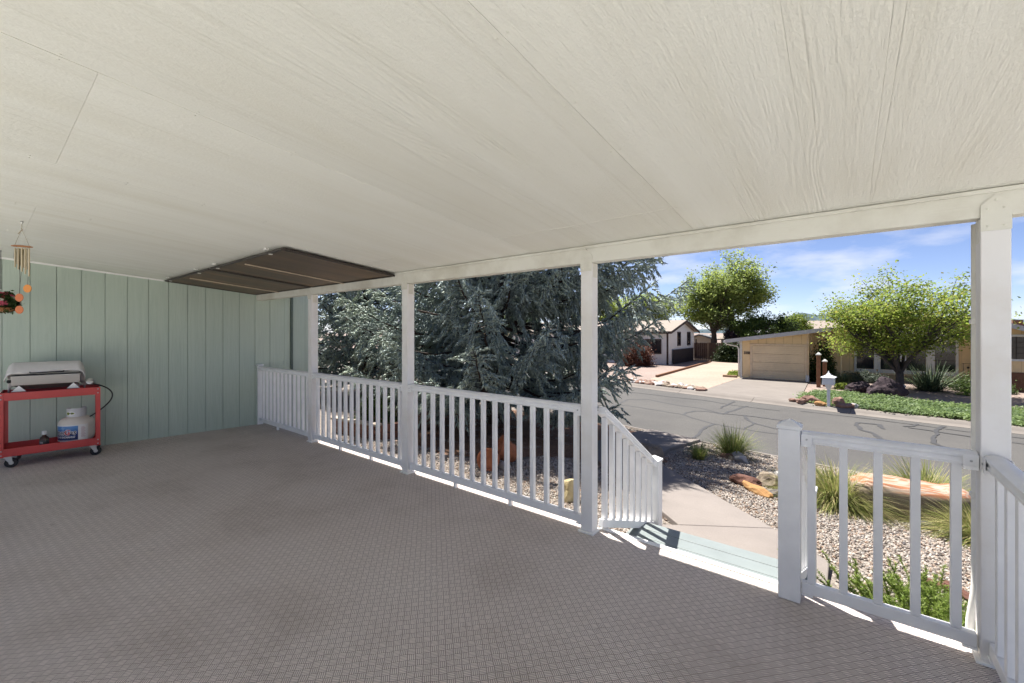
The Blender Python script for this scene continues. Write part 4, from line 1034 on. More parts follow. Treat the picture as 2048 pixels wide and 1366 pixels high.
e = thing('board_fence', 'tall weathered brown board fence right of the white house', 'fence')
fa, fb = Vector((-10.98, 41.2, 0)), Vector((-6.6, 43.0, 0)); n = 30
for k in range(n):
    p = fa.lerp(fb, k / n); q = fa.lerp(fb, (k + .93) / n); h = random.uniform(.46, .54)
    MB().beam(p + Vector((0, 0, (FZ + h) / 2)), q + Vector((0, 0, (FZ + h) / 2)), .025, h - FZ).build('board', 'fence_wood_pale' if k in (7, 8, 14, 18) else 'fence_wood', e)
for k in (0, 8, 16, 24): p = fa.lerp(fb, (k + .5) / n) + Vector((.03, -.08, 0)); MB().box(p.x - .05, p.x + .05, p.y - .05, p.y + .05, FZ, .5).build('post', 'fence_wood', e)
def far_house(name, label, x0, x1, y0, y1, z1, rz, wall, roof, ridge='x', win=(), ov=.4, cat='house', z0=FZ - .1):
    e = thing(name, label, cat)
    ym, xm = (y0 + y1) / 2, (x0 + x1) / 2; w = MB()
    if ridge == 'x':
        w.add([(x0, y0, z0), (x1, y0, z0), (x1, y1, z0), (x0, y1, z0), (x0, y0, z1), (x1, y0, z1), (x1, y1, z1), (x0, y1, z1), (x1, ym, rz), (x0, ym, rz)], [(0, 1, 5, 4), (1, 2, 6, 8, 5), (2, 3, 7, 6), (3, 0, 4, 9, 7)])
        zf = lambda x, y: rz + .03 - (rz - z1) * abs(y - ym) / (ym - y0)
        pls = ([(x0 - ov, y0 - ov), (x1 + ov, y0 - ov), (x1 + ov, ym), (x0 - ov, ym)], [(x0 - ov, ym), (x1 + ov, ym), (x1 + ov, y1 + ov), (x0 - ov, y1 + ov)])
    else:
        w.add([(x0, y0, z0), (x1, y0, z0), (x1, y1, z0), (x0, y1, z0), (x0, y0, z1), (x1, y0, z1), (x1, y1, z1), (x0, y1, z1), (xm, y0, rz), (xm, y1, rz)], [(0, 1, 5, 8, 4), (1, 2, 6, 5), (2, 3, 7, 9, 6), (3, 0, 4, 7)])
        zf = lambda x, y: rz + .03 - (rz - z1) * abs(x - xm) / (xm - x0)
        pls = ([(x0 - ov, y0 - ov), (xm, y0 - ov), (xm, y1 + ov), (x0 - ov, y1 + ov)], [(xm, y0 - ov), (x1 + ov, y0 - ov), (x1 + ov, y1 + ov), (xm, y1 + ov)])
    w.build('wall', wall, e); r_ = MB()
    for pl in pls: r_.prism(pl, zf, lambda x, y: zf(x, y) + .1)
    r_.build('roof', roof, e)
    for (a0, a1, za, zb) in win: window(e, 'y', a0, a1, za, zb, y0, out=-1)
    return e
sh = far_house('garden_shed', 'small tan garden shed with dark trim showing above the board fence', -13.6, -11.2, 48.6, 51.2, .75, 1.15, 'tan_panel', 'shingle_grey', 'y', cat='shed')
for x in (-13.6, -12.75, -11.2): MB().box(x - .05, x + .05, 48.54, 48.59, FZ, .75).build('trim', 'dark_trim', sh)
MB().box(-12.6, -11.4, 48.55, 48.58, FZ, .5).build('door', 'tan_trim', sh)
far_house('garden_shed', 'pale shed partly hidden behind the big tree trunks', -10.6, -9.0, 50.2, 52.5, .75, 1.05, 'white_siding', 'shingle_tan', 'x', cat='shed')
far_house('distant_house', 'distant tan-roofed house showing above the low garage roof', -5.5, 3.5, 74, 82, 1.7, 3.1, 'tan_siding', 'shingle_tan', 'x', win=((-1, 1, .2, 1.3),))
far_house('distant_house', 'distant grey-roofed house glimpsed between the trees left of the garage', -11.5, -5.0, 62, 68, 1.0, 1.9, 'white_siding', 'shingle_grey', 'x')
far_house('distant_house', 'tan neighbouring house glimpsed through the spruce boughs', -36, -29.5, 30, 38, 1.3, 2.4, 'tan_siding', 'shingle_tan', 'x')

# ---- beige house with garage
bh = thing('beige_house', 'beige house with attached garage and long low sloping roof', 'house')
RX = 3.3; RZ2 = 2.16
def rz2(x): return RZ2 - .139 * (RX - x) if x <= RX else RZ2 - .139 * (x - RX)
GX0, GX1, GY = -4.70, -1.48, 27.0
w = MB(); w.add([(GX0, GY, FZ), (GX1, GY, FZ), (GX1, GY + 5, FZ), (GX0, GY + 5, FZ), (GX0, GY, rz2(GX0) - .01), (GX1, GY, rz2(GX1) - .01), (GX1, GY + 5, rz2(GX1) - .01), (GX0, GY + 5, rz2(GX0) - .01)],
      [(0, 1, 5, 4), (1, 2, 6, 5), (2, 3, 7, 6), (3, 0, 4, 7)]); w.build('garage_wall', 'tan_siding', bh)
w = MB(); HY0 = 30.6
w.add([(GX1 + .005, HY0, FZ + .3), (5.7, HY0, FZ + .3), (5.7, HY0, rz2(5.7)), (RX, HY0, rz2(RX)), (GX1 + .005, HY0, rz2(GX1)), (GX1 + .005, 40, FZ + .3), (5.7, 40, FZ + .3), (5.7, 40, rz2(5.7)), (RX, 40, rz2(RX)), (GX1 + .005, 40, rz2(GX1))],
      [(0, 1, 2, 3, 4), (1, 6, 7, 2), (6, 5, 9, 8, 7), (5, 0, 4, 9)]); w.build('wall', 'tan_siding', bh)
MB().box(GX1 + .02, 5.68, HY0 + .03, 39.9, FZ - .05, FZ + .295).build('skirting', 'soffit_tan', bh)
MB().box(GX1 + .01, 5.7, HY0 - .02, HY0 - .002, FZ + .30, FZ + .42).build('skirt_trim', 'tan_trim', bh)
r_ = MB()
for pl in ([(-5.36, 26.5), (-.55, 26.5), (-.55, 29.6), (RX, 29.6), (RX, 40.5), (-5.36, 40.5)], [(RX, 29.6), (9.6, 29.6), (9.6, 40.5), (RX, 40.5)]):
    r_.prism(pl, lambda x, y: rz2(x), lambda x, y: rz2(x) + .09)
rf = r_.build('roof', 'shingle_grey', bh)
MB().beam((-5.36, 26.48, rz2(-5.36) + .01), (-.55, 26.48, rz2(-.55) + .01), .035, .2).build('fascia_board', 'grey_fascia', bh)
MB().beam((-.55, 29.57, rz2(-.55) + .02), (RX, 29.57, rz2(RX) + .02), .035, .17).build('fascia_board', 'edging_wood', bh)
MB().beam((RX, 29.57, rz2(RX) + .02), (9.6, 29.57, rz2(9.6) + .02), .035, .17).build('fascia_board', 'edging_wood', bh)
gut = MB().box(-5.47, -5.365, 26.45, 40, rz2(-5.36) - .07, rz2(-5.36) + .05).build('gutter', 'white_frame', bh)
MB().tube([(-5.4, 26.62, rz2(-5.36) - .05), (-5.35, 26.7, rz2(-5.36) - .16), (-4.83, 26.93, rz2(-5.36) - .28), (-4.76, 26.94, rz2(-5.36) - .42), (-4.76, 26.94, FZ + .08)], .04, 8).build('downspout', 'white_frame', gut, smooth=True)
MB().box(GX0 - .02, GX0 + .10, GY - .03, GY - .002, FZ, rz2(GX0)).build('corner_board', 'white_frame', bh)
MB().tube([(GX1 - .04, 26.93, rz2(GX1) - .05), (GX1 - .04, 26.93, FZ + .35)], .025, 8).build('downspout', 'tan_trim', bh)
MB().box(GX1 - .13, GX1 + .01, 26.8, 26.97, FZ, FZ + .35).build('downspout_base', 'white_frame', bh)
dx0, dx1, dz1 = -4.10, -1.66, .74
gd = MB().box(dx0, dx1, GY - .012, GY - .002, FZ + .03, dz1).build('garage_door', 'tan_panel', bh)
for k in range(4):
    z0 = FZ + .035 + k * (dz1 - FZ - .035) / 4; z1 = z0 + (dz1 - FZ - .035) / 4 - .012
    MB().box(dx0 + .01, dx1 - .01, GY - .04, GY - .013, z0, z1).build('door_section', 'tan_panel', gd, bev=.006)
tr = MB().box(dx0 - .09, dx0, GY - .05, GY - .002, FZ + .03, dz1 + .09).box(dx1, dx1 + .09, GY - .05, GY - .002, FZ + .03, dz1 + .09).box(dx0, dx1, GY - .05, GY - .002, dz1, dz1 + .09).build('door_trim', 'tan_trim', bh)
nb = MB().box(-4.50, -4.18, GY - .02, GY - .002, .22, .40).build('number_plate', 'soffit_tan', bh)
me = text_mesh('3188', .17, .006, .004); me.materials.append(MATS['dark_trim']); o = inst('numerals', me, nb, (-4.34, GY - .028, .25)); o.rotation_euler = (R(90), 0, 0)
for (a0, a1, ml) in ((.51, 1.25, (.95,)), (1.52, 2.31, (1.95,)), (2.55, 3.31, (2.95,)), (3.63, 4.38, (4.0,))):
    window(bh, 'y', a0, a1, -.56, .95, HY0, 'white_frame', .10, (), (.02,), out=-1)
MB().box(.40, 4.50, HY0 - .075, HY0 - .0, -.74, -.665).build('sill', 'white_frame', bh)
MB().box(.30, 4.60, HY0 - .03, HY0 - .002, 1.06, 1.75).build('transom_panel', 'white_frame', bh)
for x in (1.385, 2.43, 3.47): MB().box(x - .10, x + .10, HY0 - .05, HY0 - .002, -.56, 1.05).build('mullion_post', 'white_frame', bh)
# brick-based bay at the right
wing = thing('house_wing', 'beige house wing with brick base, just right of the corner post', 'house')
siding_mat('brick_far', (.16, .075, .045), .075, 2, .6)
WXA, WXB, WY = 5.25, 11, 28.0
pk = 4.5
def wz_(x): return 2.15 - .36 * (x - pk)
w = MB(); w.add([(WXA, WY, FZ + .85), (WXB, WY, FZ + .85), (WXB, WY, wz_(WXB)), (WXA, WY, wz_(WXA)), (WXA, WY + 2.5, FZ + .85), (WXB, WY + 2.5, FZ + .85), (WXB, WY + 2.5, wz_(WXB)), (WXA, WY + 2.5, wz_(WXA))], [(0, 1, 2, 3), (4, 0, 3, 7), (1, 5, 6, 2), (5, 4, 7, 6)]); w.build('wall', 'tan_siding', wing)
MB().box(WXA - .04, WXB, WY - .05, WY + 2.4, FZ - .05, FZ + .845).build('brick_base', 'brick_far', wing)
window(wing, 'y', 5.45, 7.3, .30, 1.28, WY, 'white_frame', .09, (5.85, 6.2, 6.6, 6.95), (.55, .8, 1.04), out=-1)
r_ = MB().prism([(pk, WY - .5), (WXB + .5, WY - .5), (WXB + .5, WY + 4), (pk, WY + 4)], lambda x, y: wz_(x) + .01, lambda x, y: wz_(x) + .10); r_.build('roof', 'shingle_tan', wing)
MB().beam((pk, WY - .52, wz_(pk) + .0), (WXB + .5, WY - .52, wz_(WXB + .5)), .035, .2).build('fascia_board', 'grey_fascia', wing)
MB().box(6.0, 6.3, 29.2, 29.5, wz_(6.3), wz_(6.0) + .42).build('chimney', 'brick_far', wing)
# trellis lattice with vine
e = thing('lattice_screen', 'tan wooden lattice screen beside the garage', 'lattice', (-1.40, 27.6, 0))
for k in range(13): MB().beam((k * .1, 0, .82), (k * .1, 0, 1.30), .022, .012, (0, 1, 0)).build('slat', 'tan_trim', e)
for k in range(5): MB().beam((-.02, .014, .84 + k * .11), (1.22, .014, .84 + k * .11), .022, .012, (0, 1, 0)).build('slat', 'tan_trim', e)
for x in (-.03, 1.25): MB().box(x - .03, x + .03, -.03, .03, FZ, 1.32).build('post', 'tan_trim', e)
shrub('climbing_vine', 'dark green vine climbing the lattice beside the garage', (-.95, 27.45, FZ), (.62, .4, 2.15), 7000, .09, 'ivy_leaves', 31, 'vine', ncl=110)
shrub('climbing_vine', 'dark ivy smothering the right end of the board fence', (-7.7, 40.6, FZ), (1.5, .6, 1.75), 7000, .13, 'ivy_leaves', 32, 'vine', ncl=110)
# maple
tree('maple_tree', 'spreading yellow-green maple with dark trunk in front of the beige house', (1.72, 24.6, FZ), .85, (.15, 0, 3.2), (2.95, 2.6, 2.05), 23000, .108, 'maple_leaves', .17, nlimb=13, nsub=12, sig=.095, seed=4, bark='maple_bark', low=-.68, shell=(.35, 1.05), trunk_lean=(.12, 0))
# background trees
tree('shade_tree', 'tall broad green tree rising behind the board fence', (-10.5, 47.8, FZ), 2.6, (.3, 0, 6.5), (4.6, 4.2, 4.4), 28000, .23, 'green_leaves', .17, nlimb=8, nsub=11, sig=.07, seed=12, stems=4, low=-.75, lobes=(((1.3, 0, 1.4), .72), ((-1.9, 0, -.5), .72), ((2.2, .5, .0), .6), ((-.2, 0, -.9), .8)))
tree('shade_tree', 'bright green tree behind the ridge of the white house', (-17.6, 47.6, FZ), 2.2, (0, 0, 4.7), (3.6, 3.2, 2.3), 14000, .22, 'green_leaves', .2, seed=13, sig=.1)
tree('shade_tree', 'green tree seen through the spruce, left of the white house ridge', (-25, 50, FZ), 2.4, (0, 0, 5.6), (4.2, 4, 3.2), 12000, .26, 'green_leaves', .25, seed=14, sig=.1)
tree('shade_tree', 'dark green dome-shaped tree just left of the garage roof', (-6.3, 46.2, FZ), 1.6, (.1, 0, 2.9), (2.9, 2.4, 1.75), 13000, .17, 'dark_leaves', .18, seed=15, sig=.1)
tree('willow_tree', 'bright lime green willow showing above the garage roof', (-4.5, 57.6, FZ), 1.6, (.05, 0, 3.1), (1.75, 1.7, 1.75), 11000, .17, 'willow_leaves', .16, seed=16, sig=.11)
tree('plum_tree', 'purple-leaved plum tree between the green trees behind the fence', (-8.6, 46.2, FZ), 1.2, (0, 0, 2.4), (.95, .9, 1.2), 3500, .15, 'plum_leaves', .1, seed=17, sig=.14)
for k, (x, y, r_, h, lab) in enumerate(((-5.4, 97, 3.2, 4.6, 'small dark distant tree right of the lime willow'), (.5, 104, 3.0, 5.2, 'distant dark tree behind the tan-roofed house'), (5.0, 80, 2.6, 6.2, 'distant treetop rising above the left side of the maple'),
     (-14, 110, 5, 5.5, 'distant tree on the skyline behind the big green tree'), (-40, 52, 4.5, 6.5, 'green tree beyond the houses behind the spruce'), (-50, 60, 5, 7, 'far green tree at the left end of the street'))):
    tree('distant_tree', lab, (x, y, FZ), 1.6, (0, 0, h * .58), (r_, r_, h * .42), 5000, .32, 'dark_leaves' if k % 2 == 0 else 'green_leaves', .18, seed=40 + k, sig=.12, nlimb=7, nsub=7, group='distant trees on the skyline')
shrub('red_shrub', 'dark red-leaved shrub in front of the white house window', (-12.75, 31.8, FZ), (1.45, 1.2, 2.2), 9000, .12, 'red_leaves', 21, ncl=120)
# far garden
def in_gc(x, y):
    a = yf(x) + .55 + .12 * noise.noise((x * 1.5, 0, 0)); top = np.interp(x, [-1.35, -.9, .2, 1.0, 2.2, 4, 9], [20.2, 22.3, 22.5, 21.8, 21.2, 21.0, 20.0]) + .25 * noise.noise((x * 1.2, 4, 0))
    return x > -1.3 and a < y < top
rg = np.random.default_rng(77); pts = []
while len(pts) < 5200:
    x, y = rg.uniform(-1.4, 9), rg.uniform(16, 23)
    if in_gc(x, y): pts.append((x, y))
pts = np.array(pts); n = len(pts)
hgt = np.array([.06 + .09 * (noise.noise((x * 1.1, y * 1.1, 1)) + .6) for x, y in pts])
cent = np.column_stack([pts, FZ + hgt * rg.uniform(.5, 1.1, n)])
cc_ = np.repeat(cent, 14, 0); V, F = blob_leaves(rg, cc_, np.array((.09, .09, .035)), len(cc_), .075, .9); V[:, 2] = np.maximum(V[:, 2], FZ + .005)
tag(mk('groundcover', raw_mesh('groundcover', V, F, 'juniper_leaves'), None), 'low spreading green juniper groundcover behind the far curb', 'groundcover', kind='stuff')
rock((.50, 23.3, FZ + .2), (.5, .4, .32), 'stone_lava', 'smaller dark lava boulder left of the large one', 51, 'boulder', sub=4, cat='boulder', group='dark lava boulders')
rock((1.22, 22.4, FZ + .28), (.66, .5, .5), 'stone_lava', 'large dark lava boulder at the foot of the maple', 54, 'boulder', sub=4, cat='boulder', group='dark lava boulders')
for k, (dx, dy, s, mt, lab) in enumerate(((-1.05, .25, (.16, .12, .10), 'stone_pink', 'leftmost small pink rock by the mailbox'), (-.80, .1, (.17, .13, .13), 'stone_pink', 'second pink rock from the left by the mailbox'), (-.55, .35, (.30, .2, .2), 'stone_pink', 'largest pale pink rock left of the mailbox post'),
    (-.22, -.05, (.20, .13, .11), 'stone_orange', 'orange rock at the left foot of the mailbox post'), (.27, .15, (.22, .18, .22), 'stone_pink', 'blocky red rock at the right of the mailbox post'), (.48, -.12, (.28, .17, .12), 'stone_pink', 'flat red rock right of the mailbox'), (.68, .02, (.15, .12, .12), 'stone_white', 'pale rock at the right end by the mailbox'))):
    rock((-.45 + dx, 18.55 + dy, FZ + s[2] * .6), s, mt, lab, 70 + k, group='rocks round the mailbox')
# mailbox
simple('mailbox_white', (.74, .75, .76), .4, var=.04)
mbx = thing('mailbox', 'white post-mounted mailbox with flared pagoda roof at the far curb', 'mailbox', (-.45, 18.45, FZ), R(-6)); mbx.scale = (.8, .8, .96)
w = MB(); w.box(-.055, .055, -.055, .055, -.1, .80); w.build('post', 'mailbox_white', mbx, bev=.01)
MB().add([(-.055, -.07, .62), (.055, -.07, .62), (.055, .07, .62), (-.055, .07, .62), (-.12, -.16, .80), (.12, -.16, .80), (.12, .16, .80), (-.12, .16, .80)], [(3, 2, 1, 0), (4, 5, 6, 7), (0, 1, 5, 4), (1, 2, 6, 5), (2, 3, 7, 6), (3, 0, 4, 7)]).build('support', 'mailbox_white', mbx)
MB().box(-.20, .20, -.26, .26, .80, 1.06).build('box', 'mailbox_white', mbx, bev=.012)
dr = MB().box(-.165, .165, -.275, -.261, .83, 1.03).build('door', 'mailbox_white', mbx, bev=.006)
MB().box(-.03, .03, -.29, -.276, .985, 1.005).build('handle', 'mailbox_white', dr)
mb = MB(); pr = [(.26, .32, 1.062), (.255, .315, 1.075), (.17, .22, 1.105), (.09, .13, 1.15), (.045, .06, 1.21), (.02, .025, 1.235)]
for hx, hy, z in pr: mb.v += [(-hx, -hy, z), (hx, -hy, z), (hx, hy, z), (-hx, hy, z)]
for i in range(len(pr) - 1):
    for k in range(4): a = i * 4 + k; c = i * 4 + (k + 1) % 4; mb.f.append((a, c, c + 4, a + 4))
mb.f += [(3, 2, 1, 0), tuple(len(mb.v) - 4 + k for k in range(4))]
rfm = mb.build('roof', 'mailbox_white', mbx); MB().lathe([(.012, 1.23), (.026, 1.25), (.026, 1.265), (.006, 1.29)], 10).build('finial', 'mailbox_white', rfm, smooth=True)
# two cedar posts with lamp caps
for k, (x, y, h, lab) in enumerate(((-.98, 24.6, 1.52, 'taller cedar post with white lamp cap beside the driveway'), (-.76, 25.2, 1.18, 'shorter cedar post with white lamp cap beside the driveway'))):
    e = thing('lamp_post', lab, 'post', (x, y, FZ), group='cedar posts beside the driveway')
    MB().box(-.08, .08, -.08, .08, -.1, h).build('post', 'edging_wood', e, bev=.01); MB().box(-.11, .11, -.11, .11, h + .001, h + .05).build('cap_plate', 'white_frame', e, bev=.008)
    MB().add([(-.09, -.09, h + .051), (.09, -.09, h + .051), (.09, .09, h + .051), (-.09, .09, h + .051), (-.03, -.03, h + .13), (.03, -.03, h + .13), (.03, .03, h + .13), (-.03, .03, h + .13)], [(3, 2, 1, 0), (4, 5, 6, 7), (0, 1, 5, 4), (1, 2, 6, 5), (2, 3, 7, 6), (3, 0, 4, 7)]).build('lamp_cap', 'white_frame', e)
grass_clump((2.95, 26.2, FZ), 1.5, 1.45, 420, 'large dark spiky yucca under the white-framed windows', 'yucca', 'yucca_leaves', (0, .35), (12, 85), .035, 'yucca', None)
grass_clump((-.1, 26.6, FZ), .7, .85, 700, 'dark green grassy clump below the first window', 'grass_mound', 'yucca_leaves', (.1, .6), (35, 85), .02, 'grass', None)
grass_clump((6.5, 25.5, FZ), .9, 1.3, 900, 'tall green grass clump across the street, right of the corner post', 'ornamental_grass', 'grass_blades_green', (.1, .6), (45, 88), .014, 'grass', None)
shrub('sage_shrub', 'low grey sage shrub left of the lava boulders', (.9, 28.6, FZ), (1.1, .6, .6), 3000, .08, 'sage_leaves', 61)
shrub('sage_shrub', 'dark sage shrub right of the yucca', (4.6, 27.2, FZ), (1.1, .7, .75), 3500, .08, 'dark_leaves', 62)
shrub('low_shrub', 'small yellow-green plant in front of the dark sage shrub', (4.15, 25.3, FZ), (.5, .35, .3), 1200, .07, 'bright_shoots', 63)
shrub('low_shrub', 'small yellow shrub behind the mailbox', (-.15, 24.4, FZ), (.3, .3, .32), 900, .06, 'willow_leaves', 64)
shrub('grass_tuft', 'yellow-green grass tuft at the left corner of the garage', (-5.15, 28.0, FZ), (.42, .8, .32), 2500, .07, 'willow_leaves', 65)
MB().beam((-5.6, 27.0, FZ + .06), (-4.85, 26.95, FZ + .06), .16, .14).build('timber_log', 'fence_wood_pale', bev=.03); tag(bpy.data.objects['timber_log'], 'short weathered log at the left corner of the garage', 'log')
e = thing('wire_trellis', 'thin rusty wire garden trellis against the beige wall', 'trellis', (4.78, 30.35, FZ))
for x in (-.17, 0, .17): MB().tube([(x, 0, 0), (x, 0, 1.05 if x else .95)], .009, 5).build('upright', 'rail_iron', e)
MB().tube([(-.22, 0, 1.05), (.22, 0, 1.05)], .009, 5).build('cross_bar', 'rail_iron', e); MB().lathe([(.05, -.01), (.05, .01)], 10, M=Matrix.Translation((0, 0, .85)) @ Matrix.Rotation(R(90), 4, 'X')).build('ornament', 'rail_iron', e)
e = thing('garden_ornament', 'small white garden ornament beside the yucca', 'ornament', (1.95, 24.2, FZ)); MB().lathe([(.12, 0), (.13, .1), (.10, .2), (.02, .28)], 12).build('body', 'stone_white', e, smooth=True); MB().lathe([(.06, .28), (.07, .34), (.02, .4)], 10).build('top', 'stone_white', e, smooth=True)
# hills
simple('hill_haze_blue', (.055, .085, .10), 1, var=.3, scale=.02)  # distance haze put into the base colour as a blue cast
def hill(dist, pts, base=-40):
    V = []; F = []; a = math.atan(666 / 844.)
    fwv = Vector((-math.sin(a), math.cos(a), 0)); rtv = Vector((math.cos(a), math.sin(a), 0)); xs = np.linspace(pts[0][0], pts[-1][0], 160)
    for i, px in enumerate(xs):
        t = (px - 1024) / 844; h = np.interp(px, [p[0] for p in pts], [p[1] for p in pts]); h += .9 * noise.noise((px * .05, dist, 0)) + .5 * noise.noise((px * .2, dist, 1))
        p = (fwv + rtv * t) * dist; q = p * 1.35
        V += [(p.x * .93, p.y * .93, base), (p.x, p.y, 1.46 + h / 844 * dist), (q.x, q.y, base)]
    for i in range(len(xs) - 1): a_ = i * 3; F += [(a_, a_ + 3, a_ + 4, a_ + 1), (a_ + 1, a_ + 4, a_ + 5, a_ + 2)]
    me = bpy.data.meshes.new('hill'); me.from_pydata(V, [], F); tag(mk('hill', me, 'hill_haze_blue', smooth=True), kind='structure')
hill(1500, [(900, 2), (1300, 4), (1480, 8), (1545, 22), (1600, 40), (1640, 34), (1680, 30), (1750, 22), (1900, 18), (2050, 22), (2400, 8)])
hill(2300, [(1500, 6), (1620, 26), (1680, 46), (1720, 55), (1760, 40), (1880, 30), (1960, 36), (2040, 26), (2300, 20), (2600, 6)])

# ================================================================== ON THE PORCH
simple('cart_red', (.50, .055, .05), .38, var=.06, scale=4, spec=.5)
simple('rubber', (.02, .02, .021), .7, var=.2); simple('zinc', (.55, .55, .54), .35, .85, var=.1)
m, b = base_mat('stainless', (.82, .80, .75), .42, .8)
v = coords(m, 'World', (1, 60, 60)); bump(m, b, noise_n(m, v, 3, 3, .6), .05, .002)
simple('steel_dark', (.16, .14, .13), .4, .7, var=.1); simple('black_plastic', (.015, .015, .016), .4, var=.2)
cart = thing('utility_cart', 'red two-shelf steel utility cart on casters against the green wall', 'cart', (-7.215, .545, 0), -WA)
cl, cd = .385, .205           # half length (y), half depth (x)
def tray(z, h, depth):
    mb = MB(); t_ = .004
    mb.box(-cd, cd, -cl, cl, z, z + t_)
    mb.box(cd - t_, cd, -cl, cl, z + t_, z + h).box(-cd, -cd + t_, -cl, cl, z + t_, z + h).box(-cd + t_, cd - t_, -cl, -cl + t_, z + t_, z + h).box(-cd + t_, cd - t_, cl - t_, cl, z + t_, z + h)
    mb.box(cd - .014, cd - t_, -cl + t_, cl - t_, z + h - t_, z + h).box(-cd + t_, -cd + .014, -cl + t_, cl - t_, z + h - t_, z + h); return mb
top = tray(.725, .085, 1).build('top_shelf', 'cart_red', cart, bev=.002); bot = tray(.125, .085, 1).build('bottom_shelf', 'cart_red', cart, bev=.002)
for sx in (-1, 1):
    for sy in (-1, 1):
        mb = MB(); x, y = sx * (cd + .0015), sy * (cl + .0015)
        mb.box(min(x, x - sx * .036), max(x, x - sx * .036), min(y, y + sy * .003), max(y, y + sy * .003), .12, .812)
        mb.box(min(x, x + sx * .003), max(x, x + sx * .003), min(y + sy * .003, y - sy * .036), max(y + sy * .003, y - sy * .036), .12, .812)
        lg = mb.build('leg', 'cart_red', cart, bev=.001)
        for z in (.145, .19, .745, .79):
            MB().lathe([(.0075, 0), (.0075, .003), (.003, .006)], 8, M=Matrix.Translation((x + sx * .003, y - sy * .018, z)) @ Matrix.Rotation(R(90) * sx, 4, 'Y')).build('bolt', 'zinc', lg, smooth=True)
        c = MB().box(sx * .165 - .028, sx * .165 + .028, sy * .325 - .028, sy * .325 + .028, .116, .124).build('caster', 'zinc', cart)
        cxp, cyp = sx * .165, sy * .325; o_ = .025
        for q in (-1, 1): MB().add([(cxp + q * .02, cyp - .03, .115), (cxp + q * .02, cyp + .03, .115), (cxp + q * .02, cyp + o_ + .012, .05), (cxp + q * .02, cyp + o_ - .012, .05), (cxp + q * .023, cyp - .03, .115), (cxp + q * .023, cyp + .03, .115), (cxp + q * .023, cyp + o_ + .012, .05), (cxp + q * .023, cyp + o_ - .012, .05)], [(0, 1, 2, 3), (7, 6, 5, 4), (0, 4, 5, 1), (1, 5, 6, 2), (2, 6, 7, 3), (3, 7, 4, 0)]).build('fork', 'zinc', c)
        MB().lathe([(.02, -.016), (.045, -.016), (.051, -.008), (.051, .008), (.045, .016), (.02, .016)], 20, M=Matrix.Translation((cxp, cyp + o_, .052)) @ Matrix.Rotation(R(90), 4, 'Y')).build('wheel', 'rubber', c, smooth='auto')
        MB().lathe([(.019, -.0175), (.019, .0175)], 12, M=Matrix.Translation((cxp, cyp + o_, .052)) @ Matrix.Rotation(R(90), 4, 'Y')).build('hub', 'zinc', c)
# grill on the cart (local x away from the wall, y along it)
gr = thing('tabletop_grill', 'small stainless tabletop gas grill standing on the red cart', 'grill', (-7.215, .545, .812), -WA); gr.scale = (1, 1, .87)
gy0, gy1 = -.30, .215
w = MB().add([(-.15, gy0, .075), (.13, gy0, .075), (.13, gy1, .075), (-.15, gy1, .075), (-.17, gy0 - .005, .215), (.165, gy0 - .005, .195), (.165, gy1 + .005, .195), (-.17, gy1 + .005, .215)], [(3, 2, 1, 0), (4, 5, 6, 7), (0, 1, 5, 4), (1, 2, 6, 5), (2, 3, 7, 6), (3, 0, 4, 7)])
w.build('firebox', 'stainless', gr, bev=.004)
MB().add([(-.14, gy0 + .03, .075), (.128, gy0 + .01, .0735), (.128, gy1 - .01, .0735), (-.14, gy1 - .03, .075), (-.12, gy0 + .09, .02), (.09, gy0 + .08, .02), (.09, gy1 - .08, .02), (-.12, gy1 - .09, .02)], [(0, 1, 2, 3), (7, 6, 5, 4), (0, 4, 5, 1), (1, 5, 6, 2), (2, 6, 7, 3), (3, 7, 4, 0)]).build('drip_pan', 'steel_dark', gr)
lid = MB()
pr = [(-.17, .218), (-.165, .28), (-.11, .335), (.03, .345), (.10, .30), (.155, .215)]
lid.v = [(x, gy0, z) for x, z in pr] + [(x, gy1, z) for x, z in pr]; n = len(pr); lid.f = [tuple(range(n)), tuple(reversed(range(n, 2 * n)))] + [(i, n + i, n + (i + 1) % n, (i + 1) % n) for i in range(n)]
lo = lid.build('lid', 'stainless', gr, bev=.006)
MB().tube([(.15, -.17, .245), (.185, -.165, .235), (.19, -.15, .232), (.19, .07, .232), (.185, .085, .235), (.15, .09, .245)], .0065, 8).build('handle', 'black_plastic', lo, smooth=True)
for y in (gy0 + .05, gy1 - .05):
    for s in (-1, 1): MB().add([(.135 * s, y - .055, .0), (.135 * s, y + .055, .0), (.135 * s, y, .075), (.139 * s, y - .055, .0), (.139 * s, y + .055, .0), (.139 * s, y, .075)], [(0, 1, 2), (5, 4, 3), (0, 3, 4, 1), (1, 4, 5, 2), (2, 5, 3, 0)]).build('foot', 'trim_white', gr)
MB().lathe([(.02, 0), (.022, .02), (.016, .03)], 12, M=Matrix.Translation((.12, gy0 - .006, .13)) @ Matrix.Rotation(R(90), 4, 'X')).build('knob', 'black_plastic', gr, smooth='auto')
